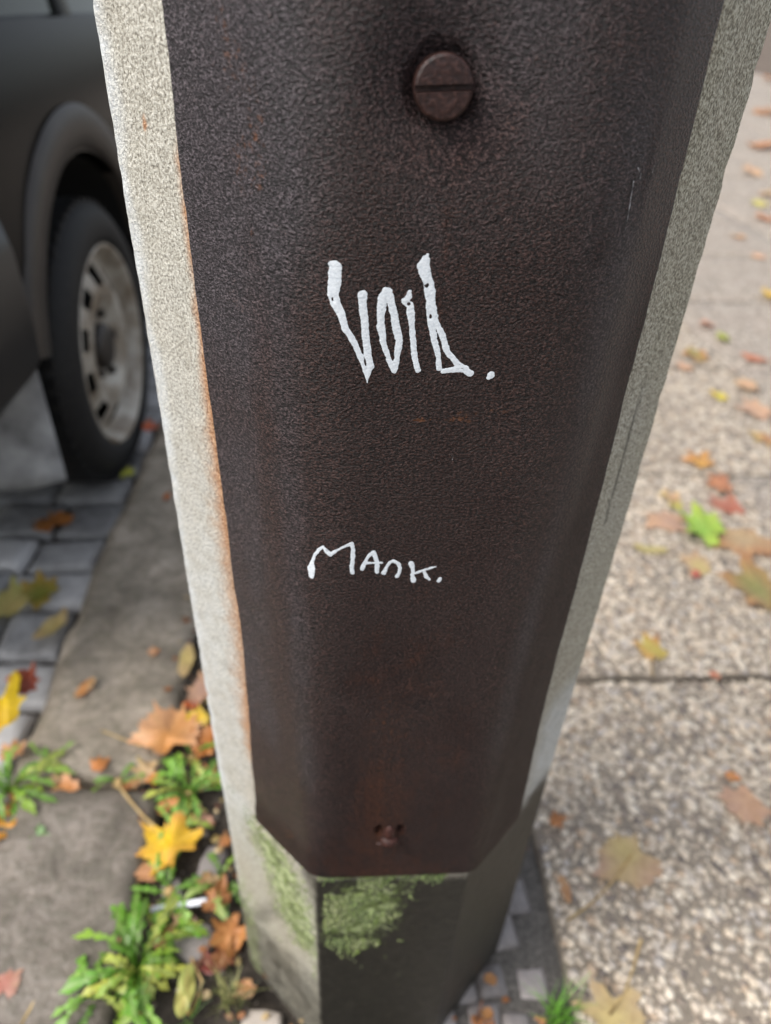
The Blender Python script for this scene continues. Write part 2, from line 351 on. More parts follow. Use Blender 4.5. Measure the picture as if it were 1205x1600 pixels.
# --- a cheap smooth pebble: octahedron subdivided once
def unit_pebble():
    bm = bmesh.new(); bmesh.ops.create_icosphere(bm, subdivisions=1, radius=1)
    v = np.array([q.co[:] for q in bm.verts]); f = np.array([[x.index for x in t.verts] for t in bm.faces]); bm.free(); return v, f
PV, PF = unit_pebble()
def scatter_mesh(name, cen, rad, cols=None, flatz=(.5, .8), jit=.25):
    n = len(cen); nv = len(PV)
    shp = PV[None] * (1 + rng.uniform(-jit, jit, (n, nv, 1)))
    sc = np.stack([rng.uniform(.75, 1.3, n), rng.uniform(.75, 1.2, n), rng.uniform(*flatz, n)], -1) * np.asarray(rad)[:, None]
    shp = shp * sc[:, None, :]; a = rng.uniform(0, 6.28, n); ca, sa = np.cos(a)[:, None], np.sin(a)[:, None]
    x = shp[..., 0] * ca - shp[..., 1] * sa; y = shp[..., 0] * sa + shp[..., 1] * ca
    V = np.stack([x, y, shp[..., 2]], -1) + np.asarray(cen)[:, None, :]
    Fc = (PF[None] + (np.arange(n) * nv)[:, None, None]).reshape(-1, 3)
    me = bpy.data.meshes.new(name); me.vertices.add(n * nv); me.vertices.foreach_set('co', V.reshape(-1).astype(np.float32))
    me.loops.add(len(Fc) * 3); me.loops.foreach_set('vertex_index', Fc.ravel().astype(np.int32))
    me.polygons.add(len(Fc)); me.polygons.foreach_set('loop_start', np.arange(0, len(Fc) * 3, 3, dtype=np.int32))
    me.update(calc_edges=True)
    if cols is not None: attr_col(me, 'col', np.repeat(np.asarray(cols), nv, 0))
    return me
PEB = np.array([1.13, 1.08, 1.01]) * np.array([(.56, .49, .40), (.50, .44, .37), (.42, .37, .31), (.46, .42, .38), (.30, .25, .20), (.24, .20, .17), (.62, .57, .49), (.13, .11, .10), (.40, .31, .23), (.36, .34, .33)])
# --- paving slabs; the near ones carry their pebbles as geometry
slab_v = [-1.22, -.53, .163, .854, 1.547, 2.24, 2.93, 3.62, 4.31, 5.0, 5.69, 6.38, 7.07, 7.76, 8.45, 9.14, 9.83, 10.52, 11.21, 11.9, 12.6]
slab_u = [SL, 1.36, 2.4, 3.44, 4.48, 5.52, 6.56]
for i in range(len(slab_v) - 1):
    for j in range(6):
        if j > 2 and i < 4: continue
        v0, v1 = slab_v[i] + .006, slab_v[i + 1] - .006; u0, u1 = slab_u[j] + .005, slab_u[j + 1] - .005
        near = (j == 0 and 2 <= i <= 5)
        me = rock_block(u1 - u0, v1 - v0, .05, 200 + i * 3 + j, .0016, .006, (24, 18) if near else (8, 6))
        tz = random.uniform(-.0025, .0015)
        o = put('slab', me, M['mortar'] if near else M['slab'], pave, P((u0 + u1) / 2, (v0 + v1) / 2, tz), (random.uniform(-.002, .002), 0, A0))
        if near:
            w, d = u1 - u0 - .004, v1 - v0 - .006; sp = {2: .0100, 3: .0102, 4: .0115, 5: .0125}[i]
            umax = {2: .62, 3: .75, 4: w, 5: w}[i]
            gx, gy = np.meshgrid(np.arange(-w / 2, -w / 2 + min(umax, w), sp), np.arange(-d / 2, d / 2, sp * .88), indexing='ij')
            gx = gx + (np.arange(gx.shape[1]) % 2)[None] * sp / 2
            px = (gx + rng.uniform(-.36, .36, gx.shape) * sp).ravel(); py = (gy + rng.uniform(-.36, .36, gy.shape) * sp).ravel()
            keep = (rng.random(len(px)) > .015) & (np.abs(px) < w / 2) & (np.abs(py) < d / 2); px, py = px[keep], py[keep]
            rad = sp * rng.choice([.40, .54, .68, .84], len(px), p=[.22, .30, .30, .18])
            big = vnoise(px * 4 + i, py * 4, i, 3)
            cols = PEB[rng.choice(len(PEB), len(px), p=[.17, .15, .13, .13, .09, .08, .10, .05, .06, .04])] * ((1 if i < 4 else .78) * (1 + .15 * big + rng.uniform(-.12, .12, len(px))))[:, None]
            pm = scatter_mesh('pebbles', np.stack([px, py, np.full(len(px), -.0005) + rng.uniform(-.0012, .0012, len(px))], -1), rad, np.clip(cols, .03, .8), (.34, .52))
            pb = put('pebbles', pm, M['pebble'], o); pb['kind'] = 'stuff'
            if umax < w:    # the far side of the slab, out of the picture, shows its stones in the material
                m2 = rock_block(w - umax, d, .003, 400 + i, .0006, .002, (8, 10)); put('surface_layer', m2, M['slab'], o, (umax / 2, 0, .0022))

# --- mosaic stones between the post and the slabs
def stone_block(seed, n=7):
    r = random.Random(seed); pts = []
    for k in range(n):
        a = 2 * math.pi * (k + r.uniform(-.25, .25)) / n
        s = 1 / max(abs(math.cos(a)), abs(math.sin(a))); pts.append((math.cos(a) * min(s, 1.18) * r.uniform(.9, 1.03), math.sin(a) * min(s, 1.18) * r.uniform(.9, 1.03)))
    v, f = [], []
    for (sc, z) in ((.45, .03), (.82, .0), (.97, -.14), (1.0, -.9)):
        for x, y in pts: v.append((x * sc * .5, y * sc * .5, z + r.uniform(-.05, .05)))
    v.append((0, 0, .04 + r.uniform(-.04, .04)))
    for k in range(n):
        f.append((k, (k + 1) % n, 4 * n))
        for l in range(3): f.append((l * n + (k + 1) % n, l * n + k, (l + 1) * n + k, (l + 1) * n + (k + 1) % n))
    return mesh_py('stone', v, f)
mos = [rock_block(.045, .045, .03, 600 + i, .0025, .006, (3, 3)) for i in range(9)]
cnt = 0
for r_ in range(17):
    vv = .165 + r_ * .052
    for c_ in range(4):
        uu = .115 + c_ * .045 + (.014 if r_ % 2 else -.006) + random.uniform(-.006, .006)
        if uu > SL - .035: continue
        o = put('mosaic_stone', mos[cnt % 9], M['mosaic'], soil, P(uu, vv + random.uniform(-.007, .007), -.004 + random.uniform(-.004, .003)), (random.uniform(-.04, .04), random.uniform(-.04, .04), A0 + random.uniform(-.16, .16)))
        o.scale = (random.uniform(.74, .95), random.uniform(.85, 1.12), 1); cnt += 1
# crumbs of earth and grit
n = 2600
cu = rng.uniform(KI - .01, SL, n); cv = rng.uniform(.1, 1.5, n) ** 1.0
cz = -.014 + vnoise(cu * 16, cv * 16, 2, 4) * .008 + .001
cen = np.array([P(a, b, c)[:] for a, b, c in zip(cu, cv, cz)])
gc = np.array([(.05, .04, .03), (.09, .07, .055), (.20, .17, .14), (.03, .025, .02), (.30, .27, .24)])[rng.choice(5, n, p=[.35, .3, .15, .15, .05])]
crumb = put('grit', scatter_mesh('grit', cen, rng.choice([.0016, .0026, .004, .0065], n, p=[.4, .35, .18, .07]), gc, (.5, .9), .35), M['pebble'], soil); crumb['kind'] = 'stuff'

# crumbled leaf litter on the soil strip
def litter():
    n = 420; V, Fc, C = [], [], []
    pal = [(.30, .12, .04), (.20, .08, .03), (.42, .20, .07), (.12, .05, .03), (.45, .33, .16), (.34, .26, .10)]
    for k in range(n):
        u = random.uniform(KI - .03, -.02) if k < 330 else random.uniform(.10, SL); vv = random.uniform(.2, 1.25); q = random.choice([.003, .004, .006, .009])
        p = P(u, vv, .002 if u > KI else .004); a = random.uniform(0, 6.28); b0 = len(V); m = 6; c = random.choice(pal)
        for j in range(m):
            t = a + 6.28 * j / m; r_ = q * random.uniform(.5, 1.2); V.append((p.x + math.cos(t) * r_, p.y + math.sin(t) * r_ * .8, p.z + random.uniform(-.35, .5) * q)); C.append(c)
        Fc.append(tuple(range(b0, b0 + m)))
    me = mesh_py('leaf_litter', V, Fc); attr_col(me, 'col', np.array(C)); attr(me, 'vein', [0] * len(V)); return put('leaf_litter', me, M['leaf'], soil, smooth=False)
litter()['kind'] = 'stuff'

# ================================================================== LAMP POST
PCX, PCY, PA = .0095, .475, .133
AP = PA / 2 / math.tan(math.pi / 8)
post = empty('lamp_post', (PCX, PCY, -.02), A0)
tag(post, 'octagonal concrete lamp post with a rusty brown cover plate in its front', 'lamp post')
ZB = .02                                            # ground level in the post's own frame
# own frame: x to the right along the front face, -y towards the viewer
def oct_path(ap, rad, step_fn):
    """points around the octagon from the middle of the back, with rounded corners: (x, y, s) where s=0 is the middle of the front"""
    a = 2 * ap * math.tan(math.pi / 8); t = rad * math.tan(math.pi / 8); out = []
    for k in range(-4, 5):
        phi = -math.pi / 2 + k * math.pi / 4
        nx, ny = math.cos(phi), math.sin(phi); tx, ty = -ny, nx
        lo, hi = -a / 2 + t, a / 2 - t
        if k == -4: lo = 0
        if k == 4: hi = 0
        st = step_fn(k); m = max(1, int(round((hi - lo) / st)))
        for i in range(m + 1):
            q = lo + (hi - lo) * i / m; out.append((nx * ap + tx * q, ny * ap + ty * q, k * a + q))
        if k < 4:
            p1 = phi + math.pi / 4; ccx = (ap - rad) * nx + tx * (a / 2 - t); ccy = (ap - rad) * ny + ty * (a / 2 - t)
            for i in range(1, 4):
                b = phi + math.pi / 4 * i / 4; out.append((ccx + rad * math.cos(b), ccy + rad * math.sin(b), k * a + a / 2 - t + 2 * t * i / 4))
    return np.array(out[:-1])
def make_shaft():
    ring = oct_path(AP, .005, lambda k: .0028 if abs(k) <= 1 else .012)
    zs = np.concatenate([[-.25, -.1], np.arange(0, 1.14, .0032), np.linspace(1.15, 4.6, 24)])
    n, m = len(ring), len(zs)
    X = np.repeat(ring[None, :, 0], m, 0); Y = np.repeat(ring[None, :, 1], m, 0); Sx = np.repeat(ring[None, :, 2], m, 0); Z = np.repeat(zs[:, None], n, 1)
    L = np.hypot(X, Y); d = vnoise(X * 130, Y * 130, Z * 130, 2) * .00035 + vnoise(X * 7, Y * 7, Z * 4, 2) * .0008
    # cast edges are a little chipped
    for kk in (-1.5, -.5, .5, 1.5):
        e = np.exp(-((Sx - kk * PA) / .008) ** 2); d -= e * np.maximum(0, vnoise(X * 60 + kk, Y * 60, Z * 60, 3) - .45) * .0022
    d -= .045 * sstep(.062, .050, np.abs(Sx)) * sstep(.425, .435, Z) * sstep(1.12, 1.11, Z)   # service opening behind the plate
    X = X * (1 + d / L); Y = Y * (1 + d / L)
    v = np.stack([X, Y, Z], -1).reshape(-1, 3)
    f = []
    for i in range(m - 1):
        b = i * n
        for j in range(n):
            j2 = (j + 1) % n; f.append((b + j, b + j2, b + n + j2, b + n + j))
    f.append(tuple((m - 1) * n + j for j in range(n)))
    me = mesh_py('shaft', v, f); s = Sx.ravel(); z = Z.ravel() - ZB
    nz = vnoise(s * 30, z * 30, 1, 4)
    sl = -PA - np.interp(z, [.39, .45, .63, .78, .86, .94, 1.0], [.0075, .003, -.003, 0, .002, .0035, .003]) - .002; eL = s - sl   # distance from the plate's left edge
    rust = np.exp(-(np.abs(eL + .004) / (.0065 + .0035 * sstep(.9, .6, z))) ** 1.5) * sstep(.40, .50, z) * sstep(.965, .93, z) * (.8 + .7 * vnoise(s * 40, z * 9, 3, 3)) * (.72 + .42 * sstep(.72, .84, z))
    rust += .40 * np.exp(-(np.abs(eL + .012) / .017) ** 2) * sstep(.42, .55, z) * sstep(.90, .70, z)
    rust += np.exp(-(((s + 1.27 * PA) / .0018) ** 2 + ((z - .947) / .003) ** 2)) * 1.1
    rust += .4 * np.exp(-((s - PA * .98) / .006) ** 2) * sstep(.4, .5, z) * (nz > .1)
    eV = (s + 1.5 * PA); pale = np.exp(-(np.abs(eV) / (.011 + .004 * vnoise(z * 25, s * 5, 8, 3))) ** 3) * (s < 0) * sstep(.18, .3, z + .05 * nz)
    pale = np.maximum(pale, .5 * sstep(.95, .6, z) * sstep(-PA * 1.02, -PA * 1.2, s) * sstep(-PA * 1.9, -PA * 1.6, s) * sstep(.35, .5, z))
    pale = np.maximum(pale, .8 * (s < -.07) * (s > -.22) * sstep(.24, .34, z + .03 * nz) * sstep(.42, .37, z) * sstep(-.14, -.18, s + .03 * nz))
    pale = np.maximum(pale, .75 * (s > PA * .95) * sstep(.56, .50, z) * sstep(.33, .43, z + .02 * nz) * sstep(1.0 * PA, 1.25 * PA, s))
    olive = (s > 0) * sstep(.35, .6, z) * (.62 + .30 * sstep(.7, 1.0, z) + .25 * nz)
    olive = np.maximum(olive, (s < -.0665) * (s > -.25) * sstep(.40, .34, z + .03 * nz) * (.55 + .3 * nz))
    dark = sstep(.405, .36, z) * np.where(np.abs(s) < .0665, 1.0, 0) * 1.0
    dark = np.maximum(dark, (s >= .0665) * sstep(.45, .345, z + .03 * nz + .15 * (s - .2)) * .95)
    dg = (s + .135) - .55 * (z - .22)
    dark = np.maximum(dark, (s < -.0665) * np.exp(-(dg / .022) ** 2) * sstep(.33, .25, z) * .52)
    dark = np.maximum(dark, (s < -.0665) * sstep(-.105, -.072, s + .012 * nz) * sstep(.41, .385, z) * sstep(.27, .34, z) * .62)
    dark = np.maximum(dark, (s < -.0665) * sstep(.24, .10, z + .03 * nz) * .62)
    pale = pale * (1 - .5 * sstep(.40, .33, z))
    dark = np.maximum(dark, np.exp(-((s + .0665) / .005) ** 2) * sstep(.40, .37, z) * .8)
    moss = np.exp(-((np.abs(s + .028 - .18 * (z - .30)) / .037) ** 2.6 + (np.abs(z - .318) / .066) ** 2.6)) * .82
    moss = np.maximum(moss, .75 * np.exp(-((z - .386) / .012) ** 2) * (s > -.066) * (s < .050))
    dgl = (s + .105) + .30 * (z - .28)
    moss = np.maximum(moss, .80 * np.exp(-(dgl / .046) ** 2) * (s < -.070) * sstep(.40, .35, z) * sstep(.17, .24, z))
    moss = np.maximum(moss, .50 * np.exp(-((s + 1.5 * PA - .012) / .022) ** 2) * sstep(.30, .16, z))
    moss = np.where(z > .41, 0, moss)
    crack = np.exp(-((s - PA * 1.22 - .004 * vnoise(z * 22, 3, 3, 3)) / .0016) ** 2) * sstep(.67, .70, z) * sstep(.84, .80, z) * (vnoise(z * 30, 9, 9, 2) > -.15)
    for nm, q in (('rust', rust), ('pale', pale), ('olive', olive), ('dark', dark), ('moss', moss), ('crack', crack)): attr(me, nm, np.clip(q, 0, 1.3))
    return put('concrete_shaft', me, M['concrete'], post), ring
shaft, ring = make_shaft()

# --- cover plate
PT = .0055                                           # how far the plate stands proud of the concrete
APP = AP + PT; PLA = 2 * APP * math.tan(math.pi / 8)
PZ0, PZ1 = .393 + ZB, 1.13 + ZB
def plate_edge(z):                                   # left and right ends, measured from the middle of the side facets
    zz = z - ZB
    l = np.interp(zz, [.39, .45, .63, .78, .86, .94, 1.0], [.0075, .003, -.003, 0, .002, .0035, .003])
    r = np.interp(zz, [.39, .42, .50, .57, .69, .755, .87, .93, 1.0], [.002, .0, -.006, -.0085, -.008, -.0085, -.009, -.0115, -.0135])
    return -PLA + -l, PLA + r
SCR = (-.0085, .9735 + ZB); LUG = (-.0067, .4555 + ZB)
def plate_point(s, inset=0.0, z=None):
    """point on the bent plate profile at arc position s (s counted along the sharp octagon)"""
    BR = .05 if z is None else np.interp(z - ZB, [.39, .46, .62, .8], [.022, .030, .052, .066])   # the bends open out upwards
    t = BR * math.tan(math.pi / 8); sg = np.sign(s); q = np.abs(s); h = PLA / 2
    ap = APP - inset
    x = np.where(q <= h - t, q, 0.0); y = np.where(q <= h - t, -ap, 0.0)
    ang = (q - (h - t)) / (2 * t) * math.pi / 4; inb = (q > h - t) & (q < h + t)
    x = np.where(inb, (h - t) + (BR - inset) * np.sin(ang), x); y = np.where(inb, -(APP - BR) - (BR - inset) * np.cos(ang), y)
    w = q - PLA; c = math.cos(math.pi / 4)
    x = np.where(q >= h + t, ap * c + w * c, x); y = np.where(q >= h + t, -ap * c + w * c, y)
    return x * sg, y
def front_disp(s, z):
    """dish round the screw and the pressed lug with its two slots (outwards positive)"""
    r = np.hypot(s - SCR[0], (z - SCR[1])); d = -.0085 * np.exp(-(r / .0255) ** 2.4) - .004 * np.exp(-(r / .0138) ** 8) + .0004 * np.exp(-((r - .034) / .010) ** 2)
    lx, lz = s - LUG[0], z - LUG[1]
    b = np.exp(-(np.abs(lx) / .0072) ** 4) * np.where(lz > 0, np.exp(-(lz / .0085) ** 2), np.exp(-(lz / .007) ** 4))
    d += .0022 * b
    for sx in (-1, 1):
        d -= .014 * np.exp(-((lx - sx * .0084) / .0026) ** 2.0 * 1.6 - ((lz - .0092) / .0048) ** 2 * 1.6)
    d -= .0012 * np.exp(-((lz + .0095) / .0016) ** 2 - (lx / .010) ** 4)
    return d + vnoise(s * 14, z * 14, 5, 2) * .0007
def make_plate():
    nh = 61
    fr = np.concatenate([np.linspace(-1, -.2, 62), np.linspace(-.2, .13, 120)[1:-1], np.linspace(.13, 1, 70)])
    zs = np.unique(np.concatenate([np.linspace(PZ0, PZ0 + .035, 18), np.arange(PZ0 + .035, PZ0 + .09, .0012), np.arange(PZ0 + .09, PZ0 + .50, .005), np.arange(PZ0 + .50, PZ0 + .64, .002), np.linspace(PZ0 + .64, PZ1, 34)]))
    nz_, ns = len(zs), len(fr)
    el, er = plate_edge(zs)
    el = el + vnoise(zs * 90, 1, 1, 3) * .0007; er = er + vnoise(zs * 90, 5, 1, 3) * .0007
    Sx = np.where(fr[None] < 0, -fr[None] * el[:, None], fr[None] * er[:, None]); Z = np.repeat(zs[:, None], ns, 1).copy()
    Z[0] += vnoise(Sx[0] * 60, 2, 2, 3) * .0008
    d = front_disp(Sx, Z)
    x, y = plate_point(Sx, 0, Z); x1, y1 = plate_point(Sx, .01, Z); nx, ny = (x - x1) / .01, (y - y1) / .01
    # rounded brim
    v = np.stack([x + nx * d, y + ny * d, Z], -1).reshape(-1, 3).tolist(); f = []
    for i in range(nz_ - 1):
        for j in range(ns - 1): f.append((i * ns + j, i * ns + j + 1, (i + 1) * ns + j + 1, (i + 1) * ns + j))
    rim = [j for j in range(ns)] + [i * ns + ns - 1 for i in range(1, nz_)] + [(nz_ - 1) * ns + j for j in range(ns - 2, -1, -1)] + [i * ns for i in range(nz_ - 2, 0, -1)]
    nxf, nyf = nx.ravel(), ny.ravel(); sf = Sx.ravel().tolist(); zf = Z.ravel().tolist()
    base = len(v)
    for r in rim:
        p = v[r]; v.append([p[0] - nxf[r] * .0075, p[1] - nyf[r] * .0075, p[2]]); sf.append(sf[r]); zf.append(zf[r])
    n = len(rim)
    for i in range(n): f.append((rim[(i + 1) % n], rim[i], base + i, base + (i + 1) % n))
    me = mesh_py('cover_plate', v, f); s = np.array(sf); z = np.array(zf) - ZB
    nzv = vnoise(s * 22, z * 14, 4, 4)
    rust = .42 * sstep(.95, .45, z) * sstep(.10, .02, np.abs(s + .005)) + .18 * nzv
    rust += .5 * np.exp(-((s + .022) / .012) ** 2) * sstep(.66, .50, z) * sstep(.40, .46, z) * (.6 + .6 * vnoise(s * 160, z * 12, 6, 2))
    rust += .4 * np.exp(-((s - .0) / .012) ** 2) * sstep(.955, .93, z) * sstep(.86, .90, z)
    rust += .22 * np.exp(-(np.abs(s - .115) / .02) ** 2) * sstep(.80, .95, z)
    rust += .25 * sstep(.43, .40, z)
    zl = .836 + .12 * s + .004 * vnoise(s * 60, 1, 1, 2)
    spot = np.exp(-((z - zl) / .0042) ** 2) * (.75 + .5 * vnoise(s * 90, z * 90, 2, 2)) * sstep(-.035, -.015, s) * sstep(.055, .035, s) * 1.1
    spot = np.maximum(spot, .72 * sstep(.02, .5, nzv) * sstep(-.128, -.10, s) * sstep(-.05, -.075, s))
    spot = np.maximum(spot, .70 * np.exp(-((s + .012) / .06) ** 2) * sstep(.75, .6, z))
    # damp films plus painted shade: lower middle, centre, and a right-side tongue
    damp_shade = sstep(-.078, -.040, s + .01 * vnoise(z * 12, 3, 1, 3)) * sstep(.10, .055, s) * sstep(.80, .46, z + .03 * nzv) * .85
    damp_shade = np.maximum(damp_shade, (.62 + .35 * nzv) * sstep(-.066, -.030, s + .008 * nzv) * sstep(.072, .035, s - .008 * nzv) * sstep(1.0, .90, z + .03 * nzv))
    damp_shade = np.maximum(damp_shade, sstep(.44, .405, z - .02 * nzv) * .8)
    lim = np.interp(z, [.39, .5, .62, .75, .82, .90, .96], [.055, .060, .068, .082, .102, .118, .132])
    damp_shade = np.maximum(damp_shade, sstep(lim - .012, lim + .022, s + .006 * nzv) * .95)
    for (ss, zz, ws, wz) in ((.0625, .934, .0022, .010), (.078, .936, .0024, .013), (.066, .915, .004, .008), (.088, .947, .004, .02)):
        damp_shade = np.maximum(damp_shade, .9 * np.exp(-((s - ss) / ws) ** 2 - ((z - zz) / wz) ** 2))
    grey = .55 * np.exp(-((s + .076 + .02 * (z - .7)) / .016) ** 2) * sstep(.42, .55, z) + .5 * np.exp(-((s - .078 + .05 * (.75 - z)) / .014) ** 2) * sstep(.45, .58, z) * sstep(.98, .85, z)  # sky sheen painted in as grey-blue bands on bends, left side and top
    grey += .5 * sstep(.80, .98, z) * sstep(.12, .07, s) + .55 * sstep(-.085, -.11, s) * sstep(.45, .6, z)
    dish = np.exp(-(np.hypot(s - SCR[0], z - .9735) / .026) ** 3)
    rust -= .25 * grey
    for nm, q in (('rust', rust), ('spot', spot), ('damp_shade', damp_shade * (1 - .6 * np.clip(grey, 0, 1))), ('grey', grey), ('dish', dish)): attr(me, nm, np.clip(q, 0, 1.2))
    return put('cover_plate', me, M['plate'], post)
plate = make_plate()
tag(plate, 'rough dark brown rusted cover plate with white scrawled letters')

# --- slotted screw in its dish
def half_disc(rad, gap, h, side, ang):
    bm = bmesh.new(); pts = []
    a0 = math.asin(gap / rad); n = 22
    for i in range(n + 1):
        t = a0 + (math.pi - 2 * a0) * i / n; pts.append((rad * math.cos(t), side * rad * math.sin(t)))
    prof = [(1.0, 0), (1.0, h * .62), (.965, h * .86), (.88, h), (.55, h * 1.05)]
    cx_, cy_ = 0, side * gap
    rings = []
    for sc, zz in prof:
        ringv = []
        for (x, y) in pts:
            yy = side * gap + (y - side * gap) * sc
            ringv.append(bm.verts.new((x * sc if zz > h * .7 else x, yy, zz)))
        rings.append(ringv)
    for a, b in zip(rings, rings[1:]):
        m = len(a)
        for i in range(m): bm.faces.new((a[i], a[(i + 1) % m], b[(i + 1) % m], b[i]))
    bm.faces.new(rings[-1]); bm.faces.new(list(reversed(rings[0])))
    return mesh_bm('half', bm)
def bolt(at_s, at_z):
    rad = .0113
    me = bpy.data.meshes.new('screw'); bm = bmesh.new()
    for side in (-1, 1):
        t = half_disc(rad, .00115, .0042, side, 0); bm.from_mesh(t)
    bmesh.ops.create_cone(bm, cap_ends=True, segments=44, radius1=rad * .99, radius2=rad * .99, depth=.008, matrix=Matrix.Translation((0, 0, -.0036)))
    for vv in bm.verts:
        n = vnoise(vv.co.x * 300, vv.co.y * 300, vv.co.z * 300, 2); vv.co *= 1 + float(n) * .006
    bm.to_mesh(me); bm.free()
    o = put('slotted_screw', me, M['screw'], plate, (at_s, -APP + .0035, at_z), (R_(90), R_(-4), 0), smooth=False)
    return o
bolt(*SCR)
def stub():
    bm = bmesh.new()
    bmesh.ops.create_uvsphere(bm, u_segments=24, v_segments=14, radius=1, matrix=Matrix.Translation((0, 0, -.003)) @ Matrix.Diagonal((.0078, .0072, .0056, 1)))
    bmesh.ops.create_uvsphere(bm, u_segments=20, v_segments=12, radius=1, matrix=Matrix.Translation((0, .001, .0045)) @ Matrix.Diagonal((.0050, .0050, .0105, 1)))
    bmesh.ops.create_uvsphere(bm, u_segments=20, v_segments=8, radius=1, matrix=Matrix.Translation((0, .001, -.0105)) @ Matrix.Diagonal((.0112, .0032, .0020, 1)))
    put('rusty_stub', mesh_bm('stub', bm), M['stub'], plate, (LUG[0], -APP - .0005, LUG[1] + .0005))
M['stub'] = m_simple('red_rust_steel', (.018, .006, .0045), (.060, .021, .015), 260, .55, .4, .0006, .3)
stub()

# --- hand painted letters: strokes in plate coordinates, from the photo's proportions
PN = Vector((math.sin(A0), -math.cos(A0), 0)); PTN = Vector((math.cos(A0), math.sin(A0), 0)); PC = Vector((PCX, PCY, 0))
_ss = np.linspace(-.12, .12, 1201)
def plate_sz(x, y):
    """where the line of sight at a place of the photo meets the bent plate: arc position and height"""
    d = ray(x, y); z = .8 + ZB
    for _ in range(4):
        lx, ly = plate_point(_ss, 0, z); wx = PCX + lx * UX - ly * UY; wy = PCY + lx * UY + ly * UX
        cr_ = wx * d.y - wy * d.x; i = int(np.argmax((cr_[:-1] < 0) & (cr_[1:] >= 0))); t = cr_[i] / (cr_[i] - cr_[i + 1]); s_ = _ss[i] + t * (_ss[i + 1] - _ss[i])
        px_, py_ = wx[i] + t * (wx[i + 1] - wx[i]), wy[i] + t * (wy[i + 1] - wy[i])
        z = CAM_H + d.z * math.hypot(px_, py_) / math.hypot(d.x, d.y) + .02
    return s_, z
def strokes_to_plate(strokes, ox, oy, sc):
    out = []
    for st in strokes:
        q = []
        for x, y, w in st:
            X, Y = ox + x / sc, oy + y / sc; a, b = plate_sz(X, Y); a2, b2 = plate_sz(X + 1, Y)
            q.append((a, b, w / sc * abs(a2 - a) * 1.0))
        out.append(q)
    return out
def letter(strokes, holes=(), cell=.00032, seed=0, parent=None):
    allp = np.array([p for st in strokes for p in st]); mg = .004
    xs = np.arange(allp[:, 0].min() - mg, allp[:, 0].max() + mg, cell); zs = np.arange(allp[:, 1].min() - mg, allp[:, 1].max() + mg, cell)
    X, Z = np.meshgrid(xs, zs, indexing='ij'); D = np.full(X.shape, 1.0)
    for st in strokes:
        segs = list(zip(st, st[1:])) if len(st) > 1 else [(st[0], st[0])]
        for (ax, az_, aw), (bx, bz, bw) in segs:
            dx, dz = bx - ax, bz - az_; L2 = dx * dx + dz * dz + 1e-12
            t = np.clip(((X - ax) * dx + (Z - az_) * dz) / L2, 0, 1)
            # vertical is foreshortened in the photo, the stroke is wide along x: measure the same in both
            D = np.minimum(D, np.hypot(X - ax - t * dx, (Z - az_ - t * dz)) - (aw + (bw - aw) * t))
    D = D + vnoise(X * 420, Z * 420, seed, 2) * .00030 + vnoise(X * 1300, Z * 1300, seed, 1) * .00010
    for hx, hz, hr in holes: D = np.maximum(D, hr - np.hypot(X - hx, (Z - hz) * .8) + vnoise(X * 900, Z * 900, seed, 2) * .0006)
    vid = {}; V = []; Fc = []
    def vert(key, x, z, dd):
        if key not in vid: vid[key] = len(V); V.append((x, z, dd))
        return vid[key]
    a, b = X.shape; neg = D < 0
    any_ = neg[:-1, :-1] | neg[1:, :-1] | neg[1:, 1:] | neg[:-1, 1:]
    for i, j in zip(*np.nonzero(any_)):
        cs = [(i, j), (i + 1, j), (i + 1, j + 1), (i, j + 1)]; poly = []
        for k in range(4):
            p, q = cs[k], cs[(k + 1) % 4]; dp, dq = D[p], D[q]
            if dp < 0: poly.append(vert(p, X[p], Z[p], dp))
            if (dp < 0) != (dq < 0):
                t = dp / (dp - dq); poly.append(vert((min(p, q), max(p, q)), X[p] + (X[q] - X[p]) * t, Z[p] + (Z[q] - Z[p]) * t, 0.0))
        if len(poly) >= 3: Fc.append(tuple(poly))
    V = np.array(V); disp = front_disp(V[:, 0], V[:, 1])
    h = .00012 + .00012 * (1 - np.exp(V[:, 2] / .0009))
    x, y = plate_point(V[:, 0], 0, V[:, 1])
    co = np.stack([x, y - disp - h, V[:, 1]], -1)
    if len(V) == 0: return None
    return put('painted_letter', mesh_py('letter', co, Fc), M['paint'], parent)
VO = (450, 360, 3.0125); MA = (450, 820, 4.0167)
VOID = [
    ([[(203, 160, 14), (222, 172, 30), (220, 230, 31), (212, 300, 28), (226, 345, 24), (252, 395, 19), (270, 460, 17), (312, 525, 15), (340, 590, 13), (360, 650, 9), (372, 705, 4)],
      [(352, 302, 23), (350, 340, 19), (360, 420, 17), (365, 500, 17), (377, 580, 18), (388, 640, 17), (374, 690, 7), (374, 716, 3)]], [(211, 322, 6), (351, 415, 5)]),
    ([[(470, 285, 19), (445, 318, 24), (436, 400, 18), (437, 450, 18), (452, 540, 15), (477, 610, 13), (500, 660, 13)],
      [(466, 288, 22), (487, 340, 17), (505, 430, 18), (524, 520, 17), (515, 580, 14), (506, 650, 12)]], []),
    ([[(573, 288, 9), (570, 310, 15), (552, 332, 18), (576, 352, 18), (580, 390, 18), (582, 450, 14), (590, 540, 13), (600, 610, 15), (612, 656, 13)]], [(568, 347, 7)]),
    ([[(657, 115, 7), (650, 135, 20), (637, 170, 31), (655, 230, 24), (665, 260, 25), (672, 330, 24), (680, 400, 25), (676, 450, 18), (690, 520, 15), (708, 590, 13), (712, 650, 13)],
      [(690, 420, 14), (725, 490, 15), (750, 570, 15), (800, 630, 15), (856, 672, 19)], [(732, 662, 15), (790, 652, 14), (835, 652, 20)]], [(652, 258, 6), (671, 405, 5)]),
    ([[(944, 694, 11), (956, 682, 18), (966, 672, 9)]], [])]
